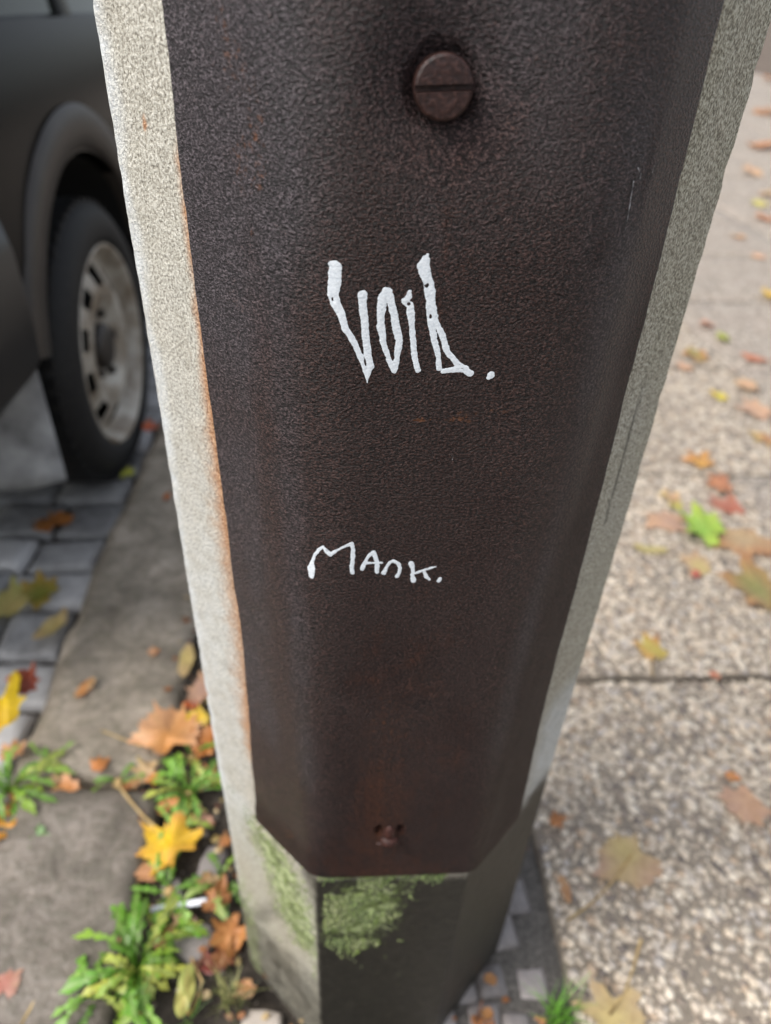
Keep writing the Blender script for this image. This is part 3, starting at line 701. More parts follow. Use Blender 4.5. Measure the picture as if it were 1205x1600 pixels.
MANK = [
    ([[(148, 322, 15), (146, 272, 23), (150, 232, 10), (165, 195, 10), (195, 155, 11), (220, 140, 11), (245, 170, 13), (268, 190, 13), (300, 165, 9), (350, 140, 9), (402, 118, 12), (408, 160, 15), (406, 220, 13), (398, 270, 12), (408, 302, 12)]], []),
    ([[(466, 276, 15), (480, 240, 11), (505, 195, 12), (538, 172, 14), (548, 200, 14), (560, 240, 12), (558, 296, 14)], [(480, 240, 8), (530, 238, 8), (590, 237, 6)]], []),
    ([[(600, 300, 15), (620, 265, 11), (640, 235, 12), (662, 225, 11), (690, 240, 13), (703, 270, 12), (695, 305, 11), (684, 322, 13)]], []),
    ([[(774, 240, 16), (785, 280, 12), (783, 320, 14), (788, 350, 15)], [(775, 310, 9), (830, 290, 9), (880, 275, 8), (928, 261, 6)], [(858, 295, 10), (868, 325, 14), (888, 340, 9)]], []),
    ([[(948, 349, 14), (951, 336, 11)]], [])]
for word, (ox, oy, sc) in ((VOID, VO), (MANK, MA)):
    for i, (st, ho) in enumerate(word):
        hs_ = []
        for hx, hy, hr in ho:
            a, b = plate_sz(ox + hx / sc, oy + hy / sc); hs_.append((a, b, hr / sc * .00031))
        letter(strokes_to_plate(st, ox, oy, sc), hs_, seed=i * 3 + int(ox + oy), parent=plate)
M['scratch'] = m_simple('bare_scratched_metal', (.10, .09, .09), (.42, .42, .43), 700, .5)
# pale scratches near the right edge of the plate
for pts, w in (([(990, 283), (986, 305), (982, 330), (977, 358)], 1.6), ([(1002, 268), (1000, 278)], 1.3), ([(1023, 258), (1019, 270)], 1.2), ([(997, 262), (999, 268)], 1.1), ([(705, 708), (707, 718)], 1.2)):
    q = []
    for x, y in pts:
        s_, z_ = plate_sz(x, y); q.append((s_, z_, w * .00020))
    # marks beyond the bend follow the bent surface
    sc_o = letter([q], cell=.0002, seed=int(pts[0][0]), parent=plate); sc_o.name = 'scratch'; sc_o.data.materials[0] = M['scratch']

# --- moss cushions on the foot of the post
def moss_granules():
    cen, rad, cols = [], [], []
    ringf = [r for r in ring]
    def at(s):
        k = int(round(s / PA)); q = s - k * PA; phi = -math.pi / 2 + k * math.pi / 4
        return math.cos(phi) * AP - math.sin(phi) * q, math.sin(phi) * AP + math.cos(phi) * q
    tries = 0
    while len(cen) < 2600 and tries < 90000:
        tries += 1
        s = random.uniform(-.19, .05); z = random.uniform(.16, .39)
        if abs(s + .0665) < .006: continue
        if s > -.0665:
            p = math.exp(-(((s + .030 - .15 * (z - .30)) / .034) ** 4 + ((z - .315) / .070) ** 4)) * .8
            p = max(p, .6 * math.exp(-((z - .384) / .012) ** 2) * (s > -.064) * (s < .045))
        else:
            p = .16 * math.exp(-(((s + .105) + .30 * (z - .28)) / .030) ** 2)
        nn = float(vnoise(s * 55, z * 55, 3, 3)); p *= min(1, max(0, .35 + nn * 1.7))
        if random.random() > p: continue
        x, y = at(s); cen.append((x, y, z + ZB)); rad.append(random.choice([.0005, .0006, .0008, .0010, .0014]) * (1.15 if s > -.0665 else .7))
        g = random.random() ** 1.3; q_ = .5 + .5 * max(-1, min(1, float(vnoise(s * 40 + 7, z * 40, 8, 2)))); dk = .35 + .85 * random.random(); cols.append(tuple(dk * c_ for c_ in ((.07 + .13 * g) * (1 - q_) + (.16 + .22 * g) * q_, .13 + .16 * g + .10 * q_, .02 + .05 * g + .14 * q_ * g)))
    me = scatter_mesh('moss', np.array(cen), np.array(rad), np.array(cols), (.7, 1.1), .3)
    o = put('moss', me, M['pebble'], shaft); o['kind'] = 'stuff'
moss_granules()

# ================================================================== PARKED VAN
van = empty('parked_car', P(-1.42, 2.9, -.07), A0)
tag(van, 'dark grey car parked on the setts at the kerb', 'car')
VZ = .07                                             # van frame: x across (kerb side +), y along, z from the road
def VL(u, v, z): return Vector((u + 1.42, v - 2.9, z + VZ))
def loft(sections, name, mat, parent, close=False, cap=True):
    n = len(sections[0]); v = [p for s in sections for p in s]; f = []
    for i in range(len(sections) - 1):
        for j in range(n if close else n - 1):
            j2 = (j + 1) % n; f.append((i * n + j, i * n + j2, (i + 1) * n + j2, (i + 1) * n + j))
    if cap and close: f.append(tuple(reversed(range(n)))); f.append(tuple((len(sections) - 1) * n + j for j in range(n)))
    me = mesh_py(name, v, f); bm = bmesh.new(); bm.from_mesh(me); bmesh.ops.recalc_face_normals(bm, faces=bm.faces); bm.to_mesh(me); bm.free()
    return put(name, me, mat, parent)
WR = .339; wheel_y = [1.707 - 2.9, 4.45 - 2.9]
HW = .852                                            # half width of the body
def body():
    secs = []
    # y, half width, bottom, belt, taper towards the corner
    for y, hw, zb, zt in [(-2.16, .60, .50, 0.980), (-2.14, .70, .46, 1.000), (-2.08, .79, .44, 1.015), (-1.95, .835, .43, 1.022), (-1.6, HW - .006, .43, 1.025), (-1.19, HW, .40, 1.025), (-.6, HW, .30, 1.020), (.4, HW, .28, 1.010), (1.1, HW, .30, 1.005), (1.55, HW - .005, .40, 0.995), (1.9, HW - .04, .34, 0.950), (2.15, .73, .33, 0.890), (2.28, .58, .36, 0.790)]:
        prof = [(-.6, zb), (-.95, zb + .02), (-1.0, zb + .10), (-1.012, zb + .24), (-1.0, zt - .20), (-.985, zt - .07), (-.955, zt - .015), (-.9, zt), (-.4, zt + .02)]
        half = [(x * hw, z) for x, z in prof]; full = half + [(-x, z) for x, z in reversed(half)]
        secs.append([Vector((x, y, z)) for x, z in full])
    n = len(secs[0]); v = [p for s in secs for p in s]; f = []
    for i in range(len(secs) - 1):
        for j in range(n): f.append((i * n + j, i * n + (j + 1) % n, (i + 1) * n + (j + 1) % n, (i + 1) * n + j))
    f.append(tuple(reversed(range(n)))); f.append(tuple((len(secs) - 1) * n + j for j in range(n)))
    me = mesh_py('body', v, f); bm = bmesh.new(); bm.from_mesh(me)
    bmesh.ops.recalc_face_normals(bm, faces=bm.faces); bm.to_mesh(me); bm.free()
    o = put('body', me, M['car'], van)
    # wheel arches cut out of the body
    cut = bmesh.new()
    for y in wheel_y:
        bmesh.ops.create_cone(cut, cap_ends=True, segments=48, radius1=.415, radius2=.415, depth=2.4, matrix=Matrix.Translation((0, y, .36)) @ Matrix.Rotation(math.pi / 2, 4, 'Y'))
    cme = mesh_bm('cutter', cut); co = bpy.data.objects.new('cutter', cme); COL.objects.link(co); co.parent = van
    md = o.modifiers.new('arch', 'BOOLEAN'); md.object = co; md.operation = 'DIFFERENCE'; md.solver = 'EXACT'
    bpy.context.view_layer.update(); dg = bpy.context.evaluated_depsgraph_get()
    nm = bpy.data.meshes.new_from_object(o.evaluated_get(dg)); o.modifiers.clear(); o.data = nm
    bpy.data.objects.remove(co); nm.polygons.foreach_set('use_smooth', np.ones(len(nm.polygons), dtype=bool))
    try: nm.set_sharp_from_angle(angle=R_(35))
    except Exception: pass
    return o
body_o = body()
def greenhouse():
    secs = []
    for z, y0, y1, hw in [(1.005, -2.10, 1.62, .80), (1.2, -2.06, 1.12, .765), (1.52, -1.95, .55, .69), (1.585, -1.88, .42, .65)]:
        r = .12; pts = []
        for (cx_, cy_, a0) in ((hw - r, y1 - r, 0), (-hw + r, y1 - r, 90), (-hw + r, y0 + r, 180), (hw - r, y0 + r, 270)):
            for k in range(5):
                a = R_(a0 + 90 * k / 4); pts.append(Vector((cx_ + r * math.cos(a), cy_ + r * math.sin(a), z)))
        secs.append(pts)
    loft(secs[:3], 'window_glass', M['glass'], van, True, False)
    loft(secs[2:], 'roof', M['car'], van, True, True)
    for sx in (-1, 1):                                # pillars over the glass
        for y in (-1.98, -.95, .05):
            sc = []
            for t in (0, .5, 1):
                z = 1.01 + .52 * t; hw = .806 - .112 * t; yy = y + .02 * t if y < -1.5 else y + (.0 if y < 0 else .05 * t)
                w = .085 if y < -1.5 else .045
                sc.append([Vector((sx * hw, yy - w, z)), Vector((sx * (hw + .006), yy - w * .7, z)), Vector((sx * (hw + .006), yy + w * .7, z)), Vector((sx * hw, yy + w, z))])
            loft(sc, 'pillar', M['car'], van)
greenhouse()
# rear bumper wrapping round the corner
def wrap(z0, z1, off, name, mat, y_end=-1.65, rr=.22):
    path = []
    hw = HW + off; yr = -2.16 - off
    path.append((hw, y_end)); path.append((hw, yr + rr + .15))
    for k in range(7):
        a = R_(90 * k / 6); path.append((hw - rr + rr * math.cos(a), yr + rr - rr * math.sin(a)))
    path += [(-x, y) for x, y in reversed(path)]
    secs = []
    for i, (x, y) in enumerate(path):
        dx, dy = 0 - x, (-1.2 - y); l = math.hypot(dx, dy); dx, dy = dx / l, dy / l
        prof = [(.12, z0 + .02), (.03, z0), (.006, z0 + .03), (0, z0 + .12), (.004, z1 - .06), (.02, z1 - .012), (.06, z1)]
        secs.append([Vector((x + dx * t, y + dy * t, z)) for t, z in prof])
    return loft(secs, name, mat, van)
wrap(.475, .76, .022, 'rear_bumper', M['bumper'])
# arch trims, inner liners
def arch_trim(y, sx, name='arch_trim'):
    secs = []
    for k in range(33):
        a = R_(20 + 143 * k / 32); c, s = math.cos(a), math.sin(a)
        prof = [(.405, HW - .10), (.405, HW + .004), (.412, HW + .012), (.45, HW + .013), (.480, HW + .010), (.487, HW + .0)]
        secs.append([Vector((sx * x, y + r * c, .36 + r * s * (1.04 if s > 0 else 1))) for r, x in prof])
    loft(secs, name, M['trim'], van)
def arch_liner(y, sx):
    secs = []
    for k in range(25):
        a = R_(-12 + 204 * k / 24); c, s = math.cos(a), math.sin(a)
        secs.append([Vector((sx * x, y + r * c, .36 + r * s)) for r, x in ((.404, HW - .02), (.404, HW - .32), (.05, HW - .34))])
    loft(secs, 'arch_liner', M['black'], van)
def lathe(prof, n, skip=None):
    v, f = [], []
    for r, x in prof:
        for k in range(n):
            a = 2 * math.pi * k / n; v.append((x, r * math.cos(a), r * math.sin(a)))
    for i in range(len(prof) - 1):
        for k in range(n):
            if skip and skip(i, k): continue
            f.append((i * n + k, i * n + (k + 1) % n, (i + 1) * n + (k + 1) % n, (i + 1) * n + k))
    return v, f
def wheel(y, sx):
    w = empty('wheel', (sx * (HW + .0), y, WR)); w.parent = van
    if sx < 0: w.rotation_euler = (0, 0, math.pi)
    ty = [(.236, -.005), (.243, .006), (.262, .012), (.296, .010), (.318, -.004), (.333, -.022), (.339, -.045), (.339, -.16), (.331, -.19), (.30, -.205), (.24, -.20)]
    me = mesh_py('tyre', *lathe(ty, 72)); put('tyre', me, M['tyre'], w)
    blocks = []
    bm = bmesh.new()
    for k in range(54):                               # tread shoulder lugs
        a = 2 * math.pi * k / 54
        mt = Matrix.Rotation(a, 4, 'X') @ Matrix.Translation((-.034, 0, .333)) @ Matrix.Diagonal((.030, .022, .012, 1))
        bmesh.ops.create_cube(bm, size=1, matrix=mt)
    put('tread_lugs', mesh_bm('tread', bm), M['tyre'], w, smooth=False)
    rp = [(.240, -.006), (.243, .003), (.238, .009), (.231, .006), (.222, -.012), (.214, -.028), (.206, -.036), (.198, -.034), (.188, -.028), (.178, -.022), (.168, -.016), (.158, -.011), (.148, -.007), (.125, -.004), (.108, -.010), (.096, -.026), (.080, -.032), (.05, -.034)]
    def skip(i, k): return 7 <= i <= 11 and (k % 10) in (0, 1, 2, 3, 4)
    put('rim', mesh_py('rim', *lathe(rp, 100, skip)), M['rim'], w)
    put('hub_cap', mesh_py('hub', *lathe([(.056, -.036), (.056, -.016), (.050, -.010), (.03, -.006), (.001, -.005)], 32)), M['trim'], w)
    put('brake_drum', mesh_py('drum', *lathe([(.20, -.20), (.20, -.085), (.001, -.084)], 40)), M['black'], w)
    for k in range(5):
        a = 2 * math.pi * k / 5; bm = bmesh.new(); bmesh.ops.create_cone(bm, cap_ends=True, segments=6, radius1=.011, radius2=.010, depth=.018, matrix=Matrix.Rotation(math.pi / 2, 4, 'Y'))
        put('wheel_nut', mesh_bm('nut', bm), M['trim'], w, (-.022, .078 * math.cos(a), .078 * math.sin(a)), smooth=False)
for y in wheel_y:
    for sx in (1, -1):
        arch_trim(y, sx); arch_liner(y, sx); wheel(y, sx)
# mud flap behind the rear wheel
def flap():
    v, f = [], []
    nx, nz_ = 8, 10
    for s_ in (0, 1):
        for i in range(nx + 1):
            for j in range(nz_ + 1):
                x = .535 + (.825 - .535) * i / nx; z = .205 + (.60 - .205) * j / nz_
                if j == 0 and i in (0, nx): z += .018
                if j == 0 and i in (1, nx - 1): z += .003
                y = -1.60 + .05 * (1 - j / nz_) ** 1.5 * -.6 + .008 * math.sin(i * .9) + s_ * .006
                v.append((x + .02 * (1 - j / nz_) * (1 if i == nx else 0), y, z))
    N_ = (nx + 1) * (nz_ + 1)
    for s_ in (0, 1):
        for i in range(nx):
            for j in range(nz_):
                q = [s_ * N_ + i * (nz_ + 1) + j, s_ * N_ + (i + 1) * (nz_ + 1) + j, s_ * N_ + (i + 1) * (nz_ + 1) + j + 1, s_ * N_ + i * (nz_ + 1) + j + 1]; f.append(q if s_ == 0 else q[::-1])
    rim = [i * (nz_ + 1) for i in range(nx + 1)] + [nx * (nz_ + 1) + j for j in range(1, nz_ + 1)] + [i * (nz_ + 1) + nz_ for i in range(nx - 1, -1, -1)] + [j for j in range(nz_ - 1, 0, -1)]
    for k in range(len(rim)): f.append((rim[(k + 1) % len(rim)], rim[k], N_ + rim[k], N_ + rim[(k + 1) % len(rim)]))
    return put('mud_flap', mesh_py('flap', v, f), M['flap'], van)
flap()
# underbody and tail lamps, sill moulding
bm = bmesh.new(); bmesh.ops.create_cube(bm, size=1, matrix=Matrix.Translation((0, 0, .36)) @ Matrix.Diagonal((1.1, 4.0, .16, 1))); put('underbody', mesh_bm('under', bm), M['black'], van, smooth=False)
for sx in (1, -1):
    sc = []
    for z, o_ in ((.78, 0), (.80, .012), (.92, .014), (1.02, .006), (1.03, -.01)):
        sc.append([Vector((sx * (x + (o_ if k < 3 else 0)), y - (o_ if k > 1 else 0), z)) for k, (x, y) in enumerate(((.872, -1.70), (.872, -1.86), (.840, -1.99), (.76, -2.10), (.60, -2.165)))])
    loft(sc, 'tail_lamp', M['lamp'], van)
    loft([[Vector((sx * (HW + o_), y, z)) for o_, z in ((.0, .60), (.016, .61), (.018, .66), (.0, .68))] for y in (-.70, -.2, .5, 1.05)], 'side_moulding', M['trim'], van)

# ================================================================== LEAVES AND PLANTS
def maple_outline(r, n_lobes=5):
    """half-cut lobed outline in the unit square, stalk at (0,-.45) pointing down"""
    lobes = [(a_ + r.uniform(-9, 9), L_ * r.uniform(.72, 1.08)) for a_, L_ in ((90, 1.0), (38, .95), (142, .95), (-16, .72), (196, .72))]; web = r.uniform(.42, .66); wd = r.uniform(25, 36)
    bite = r.random() * 1.2; bang = r.uniform(0, 360); pts = []
    for ang in range(-62, 243, 4):
        best = web
        for a, L in lobes:
            d = abs(ang - a); best = max(best, L * (1 - .6 * min(1, d / wd) ** .9))
        pts.append((ang, best * r.uniform(.84, 1.10) * (1 - .35 * bite * max(0, math.cos(R_(ang - bang))))))
    out = [(.05, -.28)] + [(math.cos(R_(a)) * q, math.sin(R_(a)) * q) for a, q in pts] + [(-.05, -.28)]
    return out
def leaf_mesh(seed, kind='maple', curl=.18, cols=((.5, .2, .05), (.5, .3, .05)), cup=0.0):
    r = random.Random(seed)
    if kind == 'maple': out = maple_outline(r)
    elif kind == 'oval':
        out = [(math.sin(t) * .42 * (1 + .1 * math.sin(5 * t)), -math.cos(t) * .8) for t in [math.pi * 2 * k / 26 for k in range(26)]]
    else:                                            # torn scrap
        out = [(math.cos(t) * r.uniform(.45, 1), math.sin(t) * r.uniform(.35, .8)) for t in [math.pi * 2 * k / 16 for k in range(16)]]
    n = len(out); v, col, vein, f = [], [], [], []
    a1, a2 = r.uniform(0, 6.28), r.uniform(0, 6.28)
    fold_a = r.uniform(.2, .9) if r.random() < .55 else 0
    def hz(x, y):
        fold = abs(x * math.cos(a1) + y * math.sin(a1)); w = (x * math.cos(a2) + y * math.sin(a2))
        return curl * (fold ** 1.6) * .6 + curl * .5 * math.sin(w * 3.2 + a1) + cup * (x * x + y * y) + curl * .35 * math.sin(x * 7 + a1) * math.sin(y * 6 + a2) + fold_a * max(0, x * math.cos(a2) + y * math.sin(a2) - .35)
    rings = (.33, .66, 1.0); cr1, cr2 = r.uniform(8, 13), r.uniform(8, 13)
    c1, c2 = np.array(cols[0]), np.array(cols[1])
    def add(x, y):
        v.append((x, y, hz(x, y) + curl * .30 * math.sin(x * cr1 + a2) * math.cos(y * cr2 + a1))); m = min(1, max(0, math.hypot(x, y) * 1.05 + .35 * math.sin(x * 4 + a1) * math.sin(y * 4 + a2))); col.append(c1 * (1 - m) + c2 * m)
        ang = math.degrees(math.atan2(y, x)); dv = min(abs(((ang - q + 180) % 360) - 180) for q in (90, 40, 140, -12, 192)) if kind == 'maple' else abs(x) * 60
        vein.append(max(0, 1 - dv / 6))
    add(0, 0)
    for q in rings:
        for x, y in out: add(x * q, y * q)
    for k in range(n):
        k2 = (k + 1) % n; f.append((0, 1 + k, 1 + k2))
        for l in range(2): f.append((1 + l * n + k, 1 + (l + 1) * n + k, 1 + (l + 1) * n + k2, 1 + l * n + k2))
    me = mesh_py('leaf', v, f); attr_col(me, 'col', np.array(col)); attr(me, 'vein', vein)
    return me
OR, OB, YE, RD, PK, TA, GR, OL, BR_, PY, DR, PE = (.56, .20, .045), (.42, .17, .055), (.78, .50, .02), (.45, .075, .025), (.50, .30, .22), (.48, .34, .18), (.20, .46, .015), (.22, .23, .04), (.27, .115, .04), (.58, .46, .17), (.13, .022, .018), (.66, .38, .22)
def place_leaf(px, py, wpx, hpx, c1, c2, label, kind='maple', rot=None, curl=.18, lift=.004, z0=0.0, stalk=None, tilt=(0, 0), cat='leaf', group=None, seed=None, name='fallen_leaf'):
    seed = seed if seed is not None else int(px * 7 + py * 3)
    p = gpt(px, py, z0); ex = (gpt(px + 10, py, z0) - p).length / 10; ey = (gpt(px, py + 10, z0) - p).length / 10
    size = .5 * math.sqrt(wpx * ex * hpx * ey); asp = min(1.5, max(.66, (wpx * ex) / (hpx * ey)))
    r = random.Random(seed); a = rot if rot is not None else r.uniform(0, 6.28)
    root = empty(name, p + Vector((0, 0, lift)), 0)
    if px > 600:      # trodden leaves on the slabs are washed out and lie flat
        c1, c2 = [tuple(.80 * np.array(q) + .20 * np.array((.46, .38, .30))) for q in (c1, c2)]; curl *= .7
    me = leaf_mesh(seed, kind, curl, (c1, c2))
    s = size * (1.2 if kind == 'maple' else 1.15) * (1.12 if px < 600 else 1)
    me.transform(Matrix.Diagonal((s * asp ** .5, s / asp ** .5, s * 1.0, 1)) @ Matrix.Rotation(a, 4, 'Z'))
    zmin = min(q.co.z for q in me.vertices); me.transform(Matrix.Translation((0, 0, -zmin)))
    root.rotation_euler = (tilt[0], tilt[1], 0)
    put('blade', me, M['leaf'], root)
    if stalk:
        pts = [root.matrix_basis.inverted() @ (gpt(x, y, z0) + Vector((0, 0, lift + dz))) for x, y, dz in stalk]
        v, f = tube(pts, [.0016] + [.0013] * (len(pts) - 2) + [.0020], 6); put('stalk', mesh_py('stalk', v, f), M['stalk'], root)
    return tag(root, label, cat, group)
G1, G2 = 'leaves fallen on the gravelly slabs', 'leaves fallen by the kerb'
# right: on the slabs, nearest first
place_leaf(965, 1592, 150, 90, PY, TA, 'pale yellow leaf at the bottom edge beside the grass tuft', rot=.4, curl=.08, stalk=[(950, 1590, .006), (972, 1560, .008), (985, 1520, .012), (996, 1478, .016)], group=G1)
place_leaf(985, 1345, 130, 105, PY, PK, 'large faded tan leaf with a long pale stalk on the near slab', rot=2.2, curl=.06, stalk=[(985, 1340, .004), (960, 1378, .006), (925, 1415, .008), (884, 1444, .006)], group=G1)
place_leaf(1160, 1255, 95, 100, PE, PK, 'pinkish peach leaf with an orange tip, alone on the near slab', rot=3.4, curl=.1, group=G1)
place_leaf(1139, 1219, 26, 20, OR, (.70, .24, .03), 'small orange scrap at the tip of the peach leaf', 'scrap', curl=.2, lift=.009, group=G1)
place_leaf(868, 1290, 48, 40, OR, (.72, .28, .07), 'small curled orange leaf close to the right foot of the post', 'maple', rot=1.0, curl=.55, group=G1)
place_leaf(882, 1392, 26, 60, OB, (.55, .30, .12), 'narrow brownish orange leaf scrap at the slab edge', 'oval', rot=.2, curl=.1, group=G1)
place_leaf(1018, 1022, 56, 62, (.52, .50, .06), OR, 'yellow-green leaf with an orange stalk on the middle slab', rot=.1, curl=.12, stalk=[(1018, 1030, .003), (1017, 1044, .004), (1018, 1060, .004)], group=G1)
place_leaf(1116, 1058, 24, 14, (.55, .10, .06), PE, 'tiny red scrap lying in the slab joint', 'scrap', group=G1)
place_leaf(1192, 928, 105, 95, OL, OB, 'olive brown leaf at the right edge of the picture', rot=1.2, curl=.12, group=G1)
place_leaf(1100, 836, 84, 82, GR, (.42, .58, .01), 'bright lime green leaf, the only fully green one on the slabs', rot=.9, curl=.25, group=G1)
place_leaf(1165, 848, 110, 60, TA, OB, 'tan brown leaf lying against the lime green leaf', rot=2.0, curl=.15, group=G1)
place_leaf(1138, 797, 70, 40, RD, (.42, .16, .12), 'wine red leaf just above the lime green leaf', rot=.4, curl=.15, group=G1)
place_leaf(1127, 762, 40, 44, (.46, .13, .06), OB, 'rusty red leaf folded over the slab joint', rot=1.6, curl=.3, group=G1)
place_leaf(1092, 728, 72, 38, (.66, .34, .04), OR, 'golden orange leaf lying on the slab joint', rot=.3, curl=.22, group=G1)
place_leaf(1047, 778, 42, 30, PE, PY, 'small peach leaf left of the wine red one', rot=2.6, group=G1)
place_leaf(1055, 794, 34, 18, (.50, .50, .05), PY, 'small yellow-green scrap below the small peach leaf', 'scrap', group=G1)
place_leaf(1045, 816, 90, 46, PK, PE, 'faded pinkish leaf near the post beside the lime green leaf', rot=1.1, curl=.05, group=G1)
place_leaf(1095, 890, 60, 50, PY, PK, 'washed-out pale leaf below the lime green leaf', rot=.2, curl=.06, group=G1)
place_leaf(1086, 902, 20, 16, (.50, .05, .06), RD, 'tiny crimson scrap on the washed-out pale leaf', 'scrap', lift=.008, group=G1)
place_leaf(1015, 862, 56, 24, (.46, .44, .16), PY, 'thin yellowish leaf scrap close to the post edge', 'oval', rot=1.3, group=G1)
place_leaf(1186, 646, 66, 46, PE, PK, 'broad peach leaf at the right edge above the joint', rot=.5, curl=.08, group=G1)
place_leaf(1198, 690, 44, 28, OB, PY, 'small brown-yellow leaf below the broad peach leaf', rot=1.8, group=G1)
place_leaf(1126, 624, 28, 20, (.62, .58, .02), YE, 'small bright yellow leaf on the third slab', rot=.4, group=G1)
place_leaf(1170, 608, 50, 24, PE, TA, 'pale tan leaf beside the small bright yellow leaf', rot=.9, group=G1)
place_leaf(1086, 558, 46, 24, OL, OR, 'olive and orange leaf beside the post on the third slab', rot=2.8, group=G1)
place_leaf(1072, 578, 34, 20, PE, PK, 'small pinkish leaf below the olive and orange one', rot=.2, group=G1)
place_leaf(1128, 530, 34, 18, (.44, .52, .03), OL, 'small lime leaf on the fourth slab', rot=1.2, group=G1)
place_leaf(1104, 508, 36, 16, (.46, .17, .09), PK, 'faded reddish leaf above the small lime leaf', rot=2.2, group=G1)
place_leaf(1185, 565, 60, 18, (.46, .20, .12), RD, 'reddish brown leaf lying along the far joint', rot=.1, group=G1)
place_leaf(1202, 466, 26, 22, YE, (.70, .42, .03), 'orange-yellow leaf cut by the right edge of the picture', rot=.1, group=G1)
for k, (x, y, w, h, c1, c2, lab) in enumerate([
        (1190, 232, 40, 16, OR, OB, 'orange leaf far back, topmost beside the upper post edge'), (1199, 180, 30, 12, BR_, OB, 'brown leaf at the far upper right corner'),
        (1176, 272, 34, 14, PE, TA, 'tan leaf far back just below the topmost orange leaf'), (1200, 305, 36, 16, TA, PE, 'pale tan leaf far back at the right edge'),
        (1186, 322, 26, 12, (.50, .48, .08), PY, 'yellow-green leaf far back between two brown leaves'), (1196, 345, 34, 13, (.50, .20, .10), OB, 'reddish brown leaf far back at the right edge'),
        (1158, 372, 26, 13, OB, TA, 'brown leaf far back close to the post edge'), (1182, 402, 26, 12, PE, PK, 'pinkish leaf far back on the bare slab'), (1203, 128, 26, 9, OR, BR_, 'orange-brown leaf scrap farthest up the pavement')]):
    place_leaf(x, y, w, h, c1, c2, lab, rot=k * 1.3, group=G1, seed=900 + k)
# left: road, kerb and soil
place_leaf(86, 824, 80, 44, OR, OB, 'orange leaf lying across the setts below the mud flap', rot=.6, curl=.12, z0=-.066, group=G2)
place_leaf(68, 930, 74, 56, OL, (.50, .30, .06), 'green-centred yellow-brown leaf on the setts', rot=1.4, curl=.1, z0=-.066, group=G2)
place_leaf(10, 955, 60, 110, PY, (.46, .48, .16), 'pale yellow-green leaf cut by the left edge on the setts', rot=.4, curl=.1, z0=-.066, group=G2)
place_leaf(82, 985, 46, 62, PY, TA, 'pale yellow leaf standing against the kerb', 'oval', rot=2.7, curl=.2, z0=-.05, group=G2)
place_leaf(45, 1076, 54, 46, DR, RD, 'dark red curled leaf on the outer kerb edge', rot=.8, curl=.4, z0=.0, group=G2)
place_leaf(14, 1122, 78, 100, YE, (.82, .58, .01), 'bright yellow leaf at the left edge above the dandelion', rot=1.2, curl=.2, z0=.01, group=G2)
place_leaf(236, 674, 36, 22, RD, (.62, .13, .03), 'red-orange leaf on the kerb beside the tyre', rot=.4, curl=.2, group=G2)
place_leaf(262, 778, 14, 12, OR, RD, 'tiny orange scrap on the far kerbstone', 'scrap', group=G2)
place_leaf(200, 745, 22, 26, (.42, .44, .03), OL, 'small yellow-green leaf at the foot of the tyre', rot=.3, group=G2)
place_leaf(134, 1078, 26, 42, OR, TA, 'narrow orange scrap alone on the kerbstone', 'oval', rot=2.5, curl=.15, group=G2)
place_leaf(240, 1022, 18, 18, PE, OB, 'tiny peach scrap on the kerbstone', 'scrap', group=G2)
place_leaf(292, 1036, 40, 54, PY, TA, 'cream leaf at the inner kerb edge against the post', 'oval', rot=.2, curl=.15, group=G2)
place_leaf(318, 1085, 48, 76, PK, PE, 'pinkish leaf half hidden behind the left edge of the post', rot=.5, curl=.08, group=G2)
place_leaf(300, 1106, 26, 22, RD, (.62, .13, .03), 'small red scrap beside the hidden pinkish leaf', 'scrap', lift=.008, group=G2)
place_leaf(312, 1128, 44, 34, YE, (.55, .42, .04), 'small mustard yellow leaf beside the post', rot=.2, lift=.008, group=G2)
place_leaf(262, 1158, 120, 104, (.64, .28, .07), PE, 'big orange leaf at the end of the far kerbstone', rot=.7, curl=.16, lift=.006, group=G2)
place_leaf(322, 1165, 56, 56, OR, OB, 'orange leaf tucked between big orange leaf and post', rot=2.0, curl=.2, group=G2)
place_leaf(232, 1208, 48, 46, PK, PY, 'pinkish beige leaf below the big orange leaf', rot=1.7, group=G2)
place_leaf(246, 1224, 30, 24, OR, (.62, .24, .05), 'small orange leaf on the kerb joint beneath the plant', rot=1.1, lift=.01, group=G2)
place_leaf(155, 1202, 36, 30, OR, OB, 'small orange-brown leaf in the joint of the kerb', rot=.2, curl=.3, group=G2)
place_leaf(110, 1238, 66, 54, (.62, .26, .09), PE, 'orange leaf on the near kerbstone next to the left dandelion', rot=1.3, curl=.2, stalk=[(118, 1255, .003), (122, 1275, .003), (126, 1300, .002)], group=G2)
place_leaf(95, 1215, 36, 26, PE, TA, 'small peach leaf at the top of the near kerbstone', rot=2.9, group=G2)
place_leaf(14, 1296, 80, 62, (.72, .36, .03), OR, 'orange-yellow leaf at the left edge under the dandelion', rot=2.1, curl=.2, group=G2)
place_leaf(76, 1316, 28, 36, YE, (.80, .52, .02), 'small bright yellow leaf alone on the near kerbstone', rot=.3, curl=.2, group=G2)
place_leaf(268, 1330, 108, 100, (.82, .56, .01), (.62, .27, .06), 'large leaf with a yellow heart and orange rim beside the kerbstone', rot=.9, curl=.16, lift=.01, group=G2)
place_leaf(238, 1365, 56, 40, OB, PE, 'brownish orange leaf tip below the yellow-hearted leaf', rot=2.6, curl=.1, group=G2)
place_leaf(345, 1415, 60, 62, BR_, OB, 'rusty brown curled leaf by the post above the dark red one', rot=1.0, curl=.4, lift=.006, group=G2)
place_leaf(364, 1462, 62, 74, OB, (.55, .25, .08), 'crumpled tan-brown leaf against the left foot of the post', rot=2.3, curl=.35, lift=.006, group=G2)
